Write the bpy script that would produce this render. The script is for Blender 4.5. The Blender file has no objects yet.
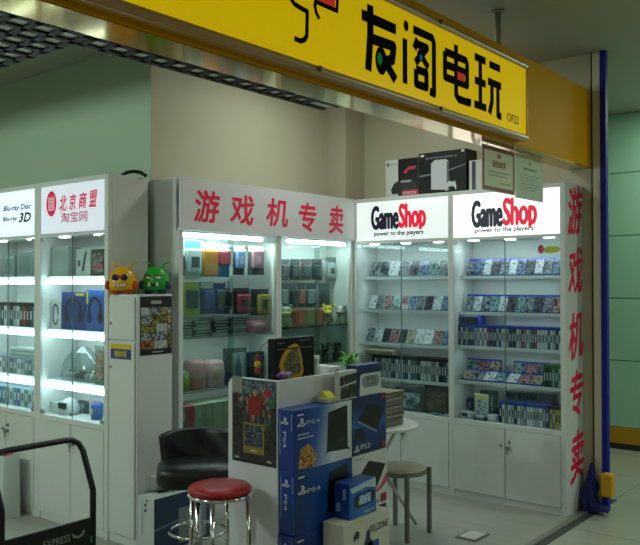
import bpy, bmesh, math, random
from mathutils import Vector, Matrix, noise as mnoise
random.seed(7)
SC = bpy.context.scene
COL = SC.collection
PI = math.pi

# ------------------------------------------------------------------ camera
F, YAW, PITCH, ROLL = 793.85, 0.68223, 0.013417, -0.001756
CAM = Vector((3.7748, -5.0725, 1.5362))
_f = Vector((-math.sin(YAW) * math.cos(PITCH), math.cos(YAW) * math.cos(PITCH), math.sin(PITCH)))
_r = Vector((math.cos(YAW), math.sin(YAW), 0))
_u = _r.cross(_f)
RGT = _r * math.cos(ROLL) + _u * math.sin(ROLL)
UPV = -_r * math.sin(ROLL) + _u * math.cos(ROLL)
FWD = _f
cam = bpy.data.cameras.new('camera')
cam.sensor_fit = 'HORIZONTAL'; cam.sensor_width = 36; cam.lens = F / 640 * 36
cam.clip_start = 0.05
co = bpy.data.objects.new('camera', cam); COL.objects.link(co)
co.matrix_world = Matrix(((RGT.x, UPV.x, -FWD.x, CAM.x), (RGT.y, UPV.y, -FWD.y, CAM.y), (RGT.z, UPV.z, -FWD.z, CAM.z), (0, 0, 0, 1)))
SC.camera = co
def ray(px, py): return FWD + RGT * ((px - 320) / F) + UPV * ((272.5 - py) / F)
# measuring the place: a point on the plane X=c / Y=c / Z=c seen at a photo pixel
def onX(c, px, py): d = ray(px, py); return CAM + d * ((c - CAM.x) / d.x)
def onY(c, px, py): d = ray(px, py); return CAM + d * ((c - CAM.y) / d.y)
def onZ(c, px, py): d = ray(px, py); return CAM + d * ((c - CAM.z) / d.z)
def atD(px, py, D): return CAM + ray(px, py) * D

# ------------------------------------------------------------------ materials
def srgb(c):
    if isinstance(c, str):
        c = [int(c[i:i + 2], 16) / 255 for i in (0, 2, 4)]
    return tuple((x / 12.92 if x <= .04045 else ((x + .055) / 1.055) ** 2.4) for x in c[:3]) + (1,)
MATS = {}
def mat(name, col, rough=.5, metal=0, emit=0, ecol=None, bump=0, bscale=40, var=0, vscale=3, spec=.5, coat=0):
    if name in MATS: return MATS[name]
    m = bpy.data.materials.new(name); m.use_nodes = True; nt = m.node_tree
    b = nt.nodes['Principled BSDF']; c = srgb(col)
    b.inputs['Base Color'].default_value = c
    b.inputs['Roughness'].default_value = rough; b.inputs['Metallic'].default_value = metal
    b.inputs['Specular IOR Level'].default_value = spec
    if coat: b.inputs['Coat Weight'].default_value = coat; b.inputs['Coat Roughness'].default_value = .05
    if emit:
        b.inputs['Emission Color'].default_value = srgb(ecol or col); b.inputs['Emission Strength'].default_value = emit
    if bump or var:
        tc = nt.nodes.new('ShaderNodeTexCoord')
        if var:
            n = nt.nodes.new('ShaderNodeTexNoise'); n.inputs['Scale'].default_value = vscale; n.inputs['Detail'].default_value = 4
            nt.links.new(tc.outputs['Object'], n.inputs['Vector'])
            mx = nt.nodes.new('ShaderNodeMix'); mx.data_type = 'RGBA'
            mx.inputs[6].default_value = tuple(x * (1 - var) for x in c[:3]) + (1,)
            mx.inputs[7].default_value = tuple(min(1, x * (1 + var)) for x in c[:3]) + (1,)
            nt.links.new(n.outputs['Fac'], mx.inputs[0]); nt.links.new(mx.outputs[2], b.inputs['Base Color'])
        if bump:
            n = nt.nodes.new('ShaderNodeTexNoise'); n.inputs['Scale'].default_value = bscale
            nt.links.new(tc.outputs['Object'], n.inputs['Vector'])
            bp = nt.nodes.new('ShaderNodeBump'); bp.inputs['Strength'].default_value = bump; bp.inputs['Distance'].default_value = .01
            nt.links.new(n.outputs['Fac'], bp.inputs['Height']); nt.links.new(bp.outputs['Normal'], b.inputs['Normal'])
    MATS[name] = m
    return m
def glass_mat(name, tint, gloss=.08, rough=.02):
    m = bpy.data.materials.new(name); m.use_nodes = True; nt = m.node_tree; nt.nodes.clear()
    out = nt.nodes.new('ShaderNodeOutputMaterial'); mx = nt.nodes.new('ShaderNodeMixShader')
    t = nt.nodes.new('ShaderNodeBsdfTransparent'); t.inputs[0].default_value = srgb(tint)
    g = nt.nodes.new('ShaderNodeBsdfGlossy'); g.inputs['Roughness'].default_value = rough
    lw = nt.nodes.new('ShaderNodeLayerWeight'); lw.inputs[0].default_value = .5
    pw = nt.nodes.new('ShaderNodeMath'); pw.operation = 'POWER'; pw.inputs[1].default_value = 5
    ml = nt.nodes.new('ShaderNodeMath'); ml.operation = 'MULTIPLY_ADD'; ml.inputs[1].default_value = .8; ml.inputs[2].default_value = gloss * .6
    nt.links.new(lw.outputs['Facing'], pw.inputs[0]); nt.links.new(pw.outputs[0], ml.inputs[0]); nt.links.new(ml.outputs[0], mx.inputs[0])
    nt.links.new(t.outputs[0], mx.inputs[1]); nt.links.new(g.outputs[0], mx.inputs[2]); nt.links.new(mx.outputs[0], out.inputs[0])
    MATS[name] = m; return m
def art_mat(name, cols, scale=14, detail=3, rough=.3, coord='Object'):
    """printed picture: patches of several colours, different on every object"""
    if name in MATS: return MATS[name]
    m = bpy.data.materials.new(name); m.use_nodes = True; nt = m.node_tree; b = nt.nodes['Principled BSDF']
    b.inputs['Roughness'].default_value = rough
    tc = nt.nodes.new('ShaderNodeTexCoord'); oi = nt.nodes.new('ShaderNodeObjectInfo')
    ml = nt.nodes.new('ShaderNodeMath'); ml.operation = 'MULTIPLY'; ml.inputs[1].default_value = 50
    nt.links.new(oi.outputs['Random'], ml.inputs[0])
    n = nt.nodes.new('ShaderNodeTexNoise'); n.noise_dimensions = '4D'; n.inputs['Scale'].default_value = scale
    n.inputs['Detail'].default_value = detail; n.inputs['Distortion'].default_value = .6
    nt.links.new(tc.outputs[coord], n.inputs['Vector']); nt.links.new(ml.outputs[0], n.inputs['W'])
    r = nt.nodes.new('ShaderNodeValToRGB'); r.color_ramp.interpolation = 'LINEAR'
    e = r.color_ramp.elements
    k = len(cols)
    e[0].position = .36; e[0].color = srgb(cols[0]); e[1].position = .64; e[1].color = srgb(cols[-1])
    for i in range(1, k - 1):
        x = e.new(.36 + .28 * i / (k - 1)); x.color = srgb(cols[i])
    nt.links.new(n.outputs['Fac'], r.inputs[0]); nt.links.new(r.outputs[0], b.inputs['Base Color'])
    MATS[name] = m; return m
def ramp_mat(name, stops, axis=1, rough=.35, diag=0):
    """a printed blend across a carton front (part of the print)"""
    m = bpy.data.materials.new(name); m.use_nodes = True; nt = m.node_tree; b = nt.nodes['Principled BSDF']
    b.inputs['Roughness'].default_value = rough
    tc = nt.nodes.new('ShaderNodeTexCoord'); sp = nt.nodes.new('ShaderNodeSeparateXYZ'); nt.links.new(tc.outputs['Generated'], sp.inputs[0])
    ad = nt.nodes.new('ShaderNodeMath'); ad.operation = 'MULTIPLY_ADD'; ad.inputs[1].default_value = diag
    nt.links.new(sp.outputs[2], ad.inputs[0]); nt.links.new(sp.outputs[axis], ad.inputs[2])
    r = nt.nodes.new('ShaderNodeValToRGB'); e = r.color_ramp.elements
    e[0].position, e[0].color = stops[0][0], srgb(stops[0][1]); e[1].position, e[1].color = stops[-1][0], srgb(stops[-1][1])
    for p, c in stops[1:-1]: x = e.new(p); x.color = srgb(c)
    nt.links.new(ad.outputs[0], r.inputs[0]); nt.links.new(r.outputs[0], b.inputs['Base Color'])
    MATS[name] = m; return m

WHITE = mat('cabinet_white', 'd3d8d4', .42)
WPANEL = mat('board_white', 'dcdce0', .4)
GREYM = mat('alu_grey', 'a9aeae', .35, .6)
CHROME = mat('chrome', 'd8d8d8', .12, 1)
STEEL = mat('brushed_steel', '8f9490', .38, .9)
BLACK = mat('black_plastic', '0c0e10', .4)
BLACKG = mat('black_gloss', '08090a', .15)
RED = mat('red_vinyl', 'ee1048', .45)
GLASS = glass_mat('door_glass', 'f0f6f4', .06)
GLASSD = glass_mat('window_glass', 'e4eeea', .09)
CLEAR = glass_mat('clear_shelf_glass', 'b8d4cc', .07)

# ------------------------------------------------------------------ mesh builder
class MB:
    def __init__(s, M=None): s.v = []; s.f = []; s.mi = []; s.M = M; s.smooth = []
    def _add(s, vs, fs, mi=0, sm=False, M=None):
        b = len(s.v)
        for p in vs:
            p = Vector(p)
            if M is not None: p = M @ p
            if s.M is not None: p = s.M(p) if callable(s.M) else s.M @ p
            s.v.append(p)
        for q in fs: s.f.append([b + i for i in q]); s.mi.append(mi); s.smooth.append(sm)
        return s
    def box(s, x0, x1, y0, y1, z0, z1, mi=0, M=None, bev=0):
        if bev:
            bm = bmesh.new(); bmesh.ops.create_cube(bm, size=1)
            for v in bm.verts: v.co = Vector(((x0 + x1) / 2 + v.co.x * (x1 - x0), (y0 + y1) / 2 + v.co.y * (y1 - y0), (z0 + z1) / 2 + v.co.z * (z1 - z0)))
            bmesh.ops.bevel(bm, geom=bm.edges[:], offset=bev, segments=2, affect='EDGES', profile=.5)
            bm.verts.index_update(); vs = [v.co.copy() for v in bm.verts]; fs = [[v.index for v in f.verts] for f in bm.faces]; bm.free()
            return s._add(vs, fs, mi, False, M)
        vs = [(x, y, z) for z in (z0, z1) for y in (y0, y1) for x in (x0, x1)]
        return s._add(vs, [(0, 2, 3, 1), (4, 5, 7, 6), (0, 1, 5, 4), (2, 6, 7, 3), (0, 4, 6, 2), (1, 3, 7, 5)], mi, False, M)
    def lathe(s, prof, seg=24, mi=0, M=None, sx=1, sy=1, cap=True):
        vs = []; fs = []
        for r, z in prof:
            for k in range(seg):
                a = 2 * PI * k / seg; vs.append((r * math.cos(a) * sx, r * math.sin(a) * sy, z))
        for i in range(len(prof) - 1):
            for k in range(seg):
                fs.append((i * seg + k, i * seg + (k + 1) % seg, (i + 1) * seg + (k + 1) % seg, (i + 1) * seg + k))
        if cap:
            fs.append(tuple(reversed(range(seg)))); fs.append(tuple((len(prof) - 1) * seg + k for k in range(seg)))
        return s._add(vs, fs, mi, True, M)
    def ball(s, c, rx, ry, rz, mi=0, seg=16, M=None, rings=10):
        vs = [(c[0], c[1], c[2] - rz)]; fs = []
        for i in range(1, rings):
            t = -PI / 2 + PI * i / rings
            for k in range(seg):
                a = 2 * PI * k / seg; vs.append((c[0] + rx * math.cos(t) * math.cos(a), c[1] + ry * math.cos(t) * math.sin(a), c[2] + rz * math.sin(t)))
        vs.append((c[0], c[1], c[2] + rz)); L = len(vs) - 1
        for k in range(seg):
            fs.append((0, 1 + (k + 1) % seg, 1 + k)); fs.append((L, L - seg + k, L - seg + (k + 1) % seg))
        for i in range(rings - 2):
            for k in range(seg):
                a = 1 + i * seg; fs.append((a + k, a + (k + 1) % seg, a + seg + (k + 1) % seg, a + seg + k))
        return s._add(vs, fs, mi, True, M)
    def tube(s, pts, r, seg=10, mi=0, M=None, closed=False):
        pts = [Vector(p) for p in pts]; n = len(pts); vs = []; fs = []
        up = None
        for i, p in enumerate(pts):
            if closed: t = pts[(i + 1) % n] - pts[i - 1]
            else: t = pts[min(i + 1, n - 1)] - pts[max(i - 1, 0)]
            t.normalize()
            if up is None: up = Vector((0, 0, 1)) if abs(t.z) < .9 else Vector((1, 0, 0))
            a = t.cross(up).normalized(); b = a.cross(t).normalized(); up = b
            rr = r[i] if isinstance(r, (list, tuple)) else r
            for k in range(seg):
                w = 2 * PI * k / seg; vs.append(p + a * (rr * math.cos(w)) + b * (rr * math.sin(w)))
        for i in range(n if closed else n - 1):
            j = (i + 1) % n
            for k in range(seg): fs.append((i * seg + k, j * seg + k, j * seg + (k + 1) % seg, i * seg + (k + 1) % seg))
        if not closed: fs.append(tuple(range(seg))); fs.append(tuple((n - 1) * seg + k for k in reversed(range(seg))))
        return s._add(vs, fs, mi, True, M)
    def prism(s, poly, d0, d1, mi=0, M=None, axis='z'):
        n = len(poly); vs = []
        for d in (d0, d1):
            for a, b in poly:
                vs.append({'z': (a, b, d), 'y': (a, d, b), 'x': (d, a, b)}[axis])
        fs = [tuple(reversed(range(n))), tuple(range(n, 2 * n))] + [(i, (i + 1) % n, n + (i + 1) % n, n + i) for i in range(n)]
        return s._add(vs, fs, mi, False, M)
    def build(s, name, mats, parent=None, loc=None, bevel=0, solid=0, sub=0):
        if not isinstance(mats, (list, tuple)): mats = [mats]
        if loc is None:
            if parent is not None: loc = parent.location.copy()
            else:
                lo = [min(p[i] for p in s.v) for i in range(3)]; hi = [max(p[i] for p in s.v) for i in range(3)]
                loc = Vector(((lo[0] + hi[0]) / 2, (lo[1] + hi[1]) / 2, lo[2]))
        loc = Vector(loc)
        me = bpy.data.meshes.new(name); me.from_pydata([p - loc for p in s.v], [], s.f)
        for m in mats: me.materials.append(m)
        me.polygons.foreach_set('material_index', s.mi); me.polygons.foreach_set('use_smooth', s.smooth)
        bm = bmesh.new(); bm.from_mesh(me); bmesh.ops.recalc_face_normals(bm, faces=bm.faces[:]); bm.to_mesh(me); bm.free()
        me.update()
        o = bpy.data.objects.new(name, me); COL.objects.link(o)
        if parent is not None:
            o.parent = parent; o.location = loc - WLOC[parent.name] if parent.name in WLOC else loc - parent.location
        else: o.location = loc
        WLOC[o.name] = loc
        if bevel:
            b = o.modifiers.new('bevel', 'BEVEL'); b.width = bevel; b.segments = 2; b.limit_method = 'ANGLE'
        if sub:
            b = o.modifiers.new('sub', 'SUBSURF'); b.levels = b.render_levels = sub
        return o
WLOC = {}
def tag(o, label, cat, group=None, kind=None):
    if label: o['label'] = label
    if cat: o['category'] = cat
    if group: o['group'] = group
    if kind: o['kind'] = kind
    return o
def struct(o, label=None): o['kind'] = 'structure'; (label and o.__setitem__('label', label)); return o
def thing(name, label, cat, loc, group=None):
    o = bpy.data.objects.new(name, None); COL.objects.link(o); o.location = Vector(loc); WLOC[o.name] = Vector(loc); o.empty_display_size = .05
    return tag(o, label, cat, group)
def dup(o, loc, label=None, group=None, rot=None, parent=None):
    c = o.copy(); COL.objects.link(c)
    if parent is None:
        c.location = loc; WLOC[c.name] = Vector(loc)
        if rot is not None: c.rotation_euler = rot
        if label: c['label'] = label
        if group: c['group'] = group
    else: c.parent = parent
    for ch in list(o.children): dup(ch, None, parent=c)
    return c

# flat printing on planes: kind 'X' faces +X (u=Y,v=Z), 'Y' faces -Y (u=X,v=Z), 'Z' faces up (u=X,v=Y)
def P3(kind, c, u, v, e=0.0015):
    return Vector((c + e, u, v)) if kind == 'X' else Vector((u, c - e, v)) if kind == 'Y' else Vector((u, v, c + e))
def decal(name, kind, c, polys, m, parent, e=.0015):
    if len(polys) in (2, 3) and name in ('text_line', 'badge', 'picture', 'swash', 'headset_print', 'band_print'):
        return [decal(name, kind, c, [q], m, parent, e) for q in polys][0]
    b = MB()
    for poly in polys:
        vs = [P3(kind, c, u, v, e + min(len(b.f), 12) * .00004) for u, v in poly]; b._add(vs, [tuple(range(len(vs)))])
    return b.build(name, m, parent)
def rect(u0, u1, v0, v1): return [(u0, v0), (u1, v0), (u1, v1), (u0, v1)]
def ell(cu, cv, ru, rv, n=24, a0=0, a1=2 * PI): return [(cu + ru * math.cos(a0 + (a1 - a0) * k / n), cv + rv * math.sin(a0 + (a1 - a0) * k / n)) for k in range(n)]
def box_uv(poly, u0, u1, v0, v1): return [(u0 + (u1 - u0) * a, v0 + (v1 - v0) * b) for a, b in poly]
_txt = {}
def glyphs(s, bold=0, shear=0):
    key = (s, bold, shear)
    if key not in _txt:
        c = bpy.data.curves.new('lettering', 'FONT'); c.body = s; c.offset = bold; c.shear = shear; c.resolution_u = 3
        o = bpy.data.objects.new('lettering', c); COL.objects.link(o); bpy.context.view_layer.update()
        me = bpy.data.meshes.new_from_object(o.evaluated_get(bpy.context.evaluated_depsgraph_get()))
        vs = [(v.co.x, v.co.y) for v in me.vertices]; fs = [list(p.vertices) for p in me.polygons]
        bpy.data.objects.remove(o); bpy.data.curves.remove(c); bpy.data.meshes.remove(me)
        x0 = min(v[0] for v in vs); x1 = max(v[0] for v in vs); y0 = min(v[1] for v in vs); y1 = max(v[1] for v in vs)
        _txt[key] = ([((a - x0) / (x1 - x0), (b - y0) / (y1 - y0)) for a, b in vs], fs)
    return _txt[key]
def text(s, kind, c, u0, u1, v0, v1, m, parent, bold=0, shear=0, e=.0015, name='lettering', mb=None, rot=0, jig=None, desc=0):
    vs, fs = glyphs(s, 0, shear)
    b = mb or MB()
    r = bold * (v1 - v0) if not rot else bold * (u1 - u0)
    offs = [(0, 0)] + ([(r * math.cos(2 * PI * k / 8), r * math.sin(2 * PI * k / 8)) for k in range(8)] if bold else [])
    for n_, (ou, ov) in enumerate(offs):
        pts = []
        for a, d in vs:
            if desc: d = d / desc * .05 if d < desc else .05 + (d - desc) / (1 - desc) * .95
            if rot == -90: a, d = d, 1 - a
            u = u0 + (u1 - u0) * a + ou; v = v0 + (v1 - v0) * d + ov
            if jig: u, v = jig(u, v)
            pts.append(P3(kind, c, u, v, e + n_ * .00004))
        b._add(pts, fs)
    return b if mb is not None else b.build(name, m, parent)
def stroke(poly, w, cap=True):
    """a pen stroke of width w along a polyline -> list of polygons"""
    out = []
    for (a, b), (c, d) in zip(poly, poly[1:]):
        L = math.hypot(c - a, d - b) or 1e-6; nx, ny = -(d - b) / L * w / 2, (c - a) / L * w / 2
        out.append([(a + nx, b + ny), (c + nx, d + ny), (c - nx, d - ny), (a - nx, b - ny)])
    if cap:
        for a, b in poly[1:-1]: out.append(ell(a, b, w / 2, w / 2, 10))
    return out
ORD = ['first', 'second', 'third', 'fourth', 'fifth', 'sixth', 'seventh', 'eighth', 'ninth', 'tenth', 'eleventh', 'twelfth', 'thirteenth', 'fourteenth', 'fifteenth', 'sixteenth',
       'seventeenth', 'eighteenth', 'nineteenth', 'twentieth'] + [t + u for t in ('twenty-', 'thirty-', 'forty-', 'fifty-') for u in ('first', 'second', 'third', 'fourth', 'fifth', 'sixth', 'seventh', 'eighth', 'ninth', 'tenth')]

# ------------------------------------------------------------------ setting
H = 2.2
CEIL = 3.108
def floor_mat(name, a, b_, tile, mortar=.006, streak=False, rough=.3):
    m = bpy.data.materials.new(name); m.use_nodes = True; nt = m.node_tree; b = nt.nodes['Principled BSDF']; b.inputs['Roughness'].default_value = rough
    tc = nt.nodes.new('ShaderNodeTexCoord'); n = nt.nodes.new('ShaderNodeTexNoise'); n.inputs['Scale'].default_value = 2.2; n.inputs['Detail'].default_value = 6
    mp = nt.nodes.new('ShaderNodeMapping'); nt.links.new(tc.outputs['Object'], mp.inputs[0]); nt.links.new(mp.outputs[0], n.inputs['Vector'])
    if streak: mp.inputs['Scale'].default_value = (1.2, 9, 1)
    mx = nt.nodes.new('ShaderNodeMix'); mx.data_type = 'RGBA'; mx.inputs[6].default_value = srgb(a); mx.inputs[7].default_value = srgb(b_)
    nt.links.new(n.outputs['Fac'], mx.inputs[0]); last = mx.outputs[2]
    if tile:
        br = nt.nodes.new('ShaderNodeTexBrick'); br.offset = 0; br.inputs['Scale'].default_value = 1; br.inputs['Brick Width'].default_value = tile; br.inputs['Row Height'].default_value = tile
        br.inputs['Mortar Size'].default_value = mortar; br.inputs['Color1'].default_value = br.inputs['Color2'].default_value = (1, 1, 1, 1); br.inputs['Mortar'].default_value = (.45, .42, .38, 1)
        nt.links.new(tc.outputs['Object'], br.inputs['Vector'])
        m2 = nt.nodes.new('ShaderNodeMix'); m2.data_type = 'RGBA'; m2.blend_type = 'MULTIPLY'; m2.inputs[0].default_value = 1
        nt.links.new(last, m2.inputs[6]); nt.links.new(br.outputs['Color'], m2.inputs[7]); last = m2.outputs[2]
    nt.links.new(last, b.inputs['Base Color']); return m
XT = 1.83   # shop front line
struct(MB().box(-3.2, XT - .06, -6.0, .62, -.06, 0).build('floor', floor_mat('shop_vinyl', '8e9085', 'aaaa9e', 0, streak=True, rough=.35)))
struct(MB().box(XT + .02, 9.5, -9, 2.6, -.06, -.004).box(-3.2, XT + .02, .62, 2.6, -.06, -.004).box(-3.2, XT + .02, -9, -6.0, -.06, -.004).build('floor_hall', floor_mat('hall_tile', '96988a', 'a2a494', .8, .0035, rough=.22), loc=(1.83, .603, -.06)))
struct(MB().box(XT - .06, XT - .02, -6.0, .62, -.06, .012).box(XT - .02, XT + .02, -6, .62, -.06, .002, 1).build('trim_1', [mat('track_metal', '8d8f82', .4, .5), mat('track_slot', '3a3c34', .6)]), 'metal door track along the shop front')
struct(MB().box(-3.2, 9.5, -9, 2.6, CEIL, CEIL + .08).build('ceiling', mat('ceiling_paint', 'a3a594', .7)))
BEIGE = mat('beige_wall', 'c2bda6', .65)
struct(MB().box(-.42, -.3, -1.785, .43, 0, CEIL).build('wall_left', BEIGE))
struct(MB().box(-3.2, -.304, -1.786, -1.72, 0, CEIL).build('wall_rear', mat('pale_green_wall', 'b4cbb4', .6)))
struct(MB().box(-.42, 1.80, .31, .43, 0, CEIL).build('wall_back', BEIGE))
struct(MB().box(-.3, -.118, .05, .31, H + .0, CEIL).build('column', mat('column_paint', 'bdb7a2', .65)))
struct(MB().box(-3.32, -3.2, -9, 2.6, 0, CEIL).build('wall_end', BEIGE))
struct(MB().box(-3.32, 9.5, -9.1, -9, 0, CEIL).build('wall_hall_rear', BEIGE))
# far green wall of the hall, joints between its panels
gw = MB()
zs = [.2, .815, 1.392, 1.973, 2.555, CEIL]
xs = [-.2 + 1.9 * k for k in range(6)]
for i in range(5):
    for j in range(5):
        gw.box(xs[j] + .003, xs[j + 1] - .003, 2.40, 2.42, zs[i] + .004, zs[i + 1] - .004)
gw.box(-.2, 9.5, 2.42, 2.5, 0, CEIL, 1)
struct(gw.build('wall_far', [mat('green_panel', '9fcdb2', .35), mat('panel_joint', '2f4a3c', .7)]))
struct(MB().box(-.2, 9.5, 2.395, 2.42, .05, .2).build('trim_2', mat('yellow_band', 'b88a12', .45)), 'yellow band along the foot of the green hall wall')
struct(MB().box(-.2, 9.5, 2.39, 2.42, 0, .05).build('baseboard_far', mat('dark_base', '24261f', .5)))
# hanging lattice ceiling of black bars over the shop
ZG = 2.6
PX, PY = onZ(ZG, 75, 44.6).x, onZ(ZG, 75, 44.6).y
lat = MB()
pt = .1165
for k in range(60):
    y = PY - .008 - k * pt
    if y > -6.2: lat.box(-3.1, 1.62, y - .032, y, ZG, ZG + .012)
for k in range(14):
    y = PY + k * pt
    lat.box(PX, 1.62, y, y + .032, ZG, ZG + .012)
k = 0
while PX + k * pt < 1.62:
    lat.box(PX + k * pt, PX + k * pt + .032, -6.2, -1.28, ZG, ZG + .012); k += 1
k = 1
while PX - k * pt > -3.1:
    lat.box(PX - k * pt, PX - k * pt + .032, -6.2, PY, ZG, ZG + .012); k += 1
lat.box(-3.1, 1.62, -6.2, PY, ZG + .013, ZG + .03, 1); lat.box(PX, 1.62, PY, -1.28, ZG + .013, ZG + .03, 1)
struct(lat.build('ceiling_grid', [mat('lattice_black', '070a08', .6), mat('lattice_panel', 'dfe6dc', .6)]), 'black open lattice ceiling hung over the shop')
# fascia beam with shiny underside, wall pillar at its end
ZB, ZT, XF = 2.318, 2.853, 1.80
struct(MB().box(1.64, XF, -6.3, .30, ZB + .004, ZT).build('beam', mat('fascia_yellow', 'eaa400', .6, spec=.08, var=.04), bevel=.006), 'yellow fascia beam above the shop front')
struct(MB().box(1.641, XF - .003, -6.3, .299, ZB, ZB + .005).build('trim_3', mat('shiny_soffit', 'c89a14', .10, .6, coat=.1)), 'mirror-like strip under the fascia')
struct(MB().box(1.8005, 1.806, .297, .31, 0, CEIL).build('trim_4', mat('seam_dark', '3c3a30', .6)), 'dark seam down the pillar edge')
struct(MB().box(1.806, 1.868, .30, .43, 0, CEIL).build('pillar', mat('pillar_paint', 'dedac4', .5), bevel=.01))

# ------------------------------------------------------------------ things at the pillar
t = thing('corner_guard', 'tall dark blue corner strip with yellow foot block beside the beige pillar', 'corner guard', (1.89, .29, .0))
MB().box(1.868, 1.907, .275, .33, 0, CEIL - .001).build('strip', mat('guard_blue', '141f8c', .6, spec=.3), t, bevel=.006)
MB().box(1.884, 1.958, .20, .275, .118, .268).build('foot_block', mat('guard_yellow', 'd39a0c', .45), t, bevel=.008)
# crumpled blue cloth
def cloth():
    b = MB(); n, m_ = 28, 18; vs = []; fs = []
    for i in range(m_ + 1):
        h = i / m_
        for k in range(n):
            a_ = 2 * PI * k / n
            base = (1 - h) ** 1.15
            r = (.022 + .072 * base ** .75) * (1 + .4 * mnoise.noise(Vector((2.2 * math.cos(a_), 2.2 * math.sin(a_), 5 * h)))) + .020 * base * math.sin(5 * a_ + 2.2 * h) + .011 * math.sin(9 * a_ - 4 * h) * (1 - h * .6) + .006 * math.sin(14 * h + 3 * a_)
            cx = 1.805 + .006 * h; cy = .222 + .035 * h
            vs.append((cx + r * math.cos(a_) * .54, cy + r * math.sin(a_) * .56, .005 + .31 * h ** .9 + .004 * math.sin(7 * a_)))
    for i in range(m_):
        for k in range(n): fs.append((i * n + k, i * n + (k + 1) % n, (i + 1) * n + (k + 1) % n, (i + 1) * n + k))
    fs.append(tuple(m_ * n + k for k in range(n))); fs.append(tuple(reversed(range(n))))
    b._add(vs, fs, 0, True)
    # a tail of cloth spilling out on the floor towards the hall
    vs = []; fs = []; p = 16
    for i in range(9):
        h = i / 8
        for k in range(p):
            a_ = 2 * PI * k / p; rr = (.045 * (1 - .55 * h)) * (1 + .22 * math.sin(3 * a_ + 5 * h))
            vs.append((1.82 + .11 * h, .205 + .01 * h + rr * math.cos(a_), .045 - .015 * h + rr * math.sin(a_) * .8))
    for i in range(8):
        for k in range(p): fs.append((i * p + k, i * p + (k + 1) % p, (i + 1) * p + (k + 1) % p, (i + 1) * p + k))
    fs.append(tuple(reversed(range(p)))); fs.append(tuple(8 * p + k for k in range(p)))
    b._add(vs, fs, 0, True)
    return b
tag(cloth().build('blue_cloth', mat('cloth_blue', '18266a', .85, bump=.6, bscale=30)), 'crumpled dark blue cloth bundle on the floor against the white cabinet end and pillar', 'cloth')
# steel plate set in the floor
t = thing('floor_box', 'small steel floor socket plate set in the shop floor before the cabinets', 'floor socket', (1.44, -.735, 0))
MB().box(1.372, 1.512, -.83, -.645, 0, .006).build('frame', mat('plate_edge', '6d6e66', .5, .5), t, bevel=.002)
MB().box(1.388, 1.496, -.812, -.662, .006, .010).build('plate', mat('plate_steel', 'd8d8d2', .3, .3), t, bevel=.002)

# ------------------------------------------------------------------ big light box sign on the fascia
SX = 1.86
ys0, ys1 = -5.4, -.862
zlo, zhi = 2.338, 2.774
t = thing('light_box_sign', 'long yellow light box shop sign with heavy black Chinese characters on the fascia', 'shop sign', (SX, -3, zlo))
MB().box(1.803, SX - .012, ys0, ys1, zlo, zhi).build('housing', mat('sign_housing', 'b9810f', .4), t, bevel=.004)
def sign_face_mat():
    m = bpy.data.materials.new('sign_yellow'); m.use_nodes = True; nt = m.node_tree; b = nt.nodes['Principled BSDF']
    b.inputs['Base Color'].default_value = srgb('e8c400'); b.inputs['Roughness'].default_value = .16; b.inputs['Specular IOR Level'].default_value = .4
    b.inputs['Emission Color'].default_value = srgb('f0c800'); b.inputs['Emission Strength'].default_value = .42
    return m
MB().box(SX - .012, SX, ys0, ys1 - .006, zlo + .03, zhi - .03).build('face_panel', sign_face_mat(), t)
TR = mat('sign_trim', 'b88a58', .35)
for zz in (zlo + .014, zhi - .014):
    MB().tube([(SX - .004, ys0, zz), (SX - .004, ys1, zz)], .018, 14).build('trim_tube', TR, t)
MB().box(1.803, SX + .008, ys1 - .006, ys1 + .004, zlo, zhi).build('end_cap', mat('sign_cap', 'b98e3c', .35, .3), t)
for zz in (zlo + .014, zhi - .014):
    for px in (320, 441):
        y = onX(SX + .02, px, 60).y
        MB().ball((SX + .021, y, zz), .008, .012, .012).build('clip', mat('clip_metal', '6b5a48', .4, .6), t)
INK = mat('sign_black', '0e1004', .8, spec=.05)
def sg(px, py): p = onX(SX, px, py); return p.y, p.z
z0c, z1c = 2.418, 2.696
def chars(px0, px1):
    return onX(SX, px0, 80).y, onX(SX, px1, 80).y
def glyph(polyl, w, y0, y1, za=z0c, zb_=z1c):
    out = []
    for pl in polyl:
        out += stroke([(y0 + (y1 - y0) * a, za + (zb_ - za) * b) for a, b in pl], w)
    return out
# the four characters of the sign, drawn as heavy strokes
y0, y1 = chars(361.5, 396); W_ = .046
you = glyph([[(.0, .80), (1, .80)], [(.24, 1.0), (.24, .55), (.18, 0)], [(.3, .5), (.92, .52), (.88, .3), (.62, .22)], [(.60, .28), (.98, .0)]], W_, y0, y1)
you.append(ell(y0 + (y1 - y0) * .55, z0c + (z1c - z0c) * .22, .044, .060))
y0b, y1b = chars(401.5, 436)
ge = glyph([[(.09, .72), (.09, 0)], [(.32, .93), (.88, .93), (.93, .86), (.93, 0), (.8, .02)], [(.45, .80), (.35, .62)], [(.42, .72), (.72, .72), (.38, .40)], [(.46, .62), (.76, .40)], [(.40, .30), (.70, .30), (.70, .06), (.40, .06), (.40, .30)]], .038, y0b, y1b)
ge.append(ell(y0b + (y1b - y0b) * .12, z0c + (z1c - z0c) * .93, .020, .024))
y0c, y1c = chars(442.5, 469.5)
dian = glyph([[(.08, .80), (.86, .80), (.90, .74), (.90, .36), (.08, .36), (.08, .80)], [(.08, .58), (.90, .58)], [(.48, 1.0), (.48, .12), (.58, .06), (.98, .06), (.98, .14)]], .039, y0c, y1c)
y0d, y1d = chars(474.5, 500)
wan = glyph([[(0, .95), (.42, .95)], [(.0, .52), (.42, .52)], [(-.02, .08), (.44, .08)], [(.21, .95), (.21, .08)], [(.56, .93), (1.0, .93)], [(.50, .60), (1.04, .60)], [(.66, .6), (.66, .25), (.56, .0)], [(.90, .6), (.90, .02), (1.04, .02)]], .039, y0d, y1d)
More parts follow.
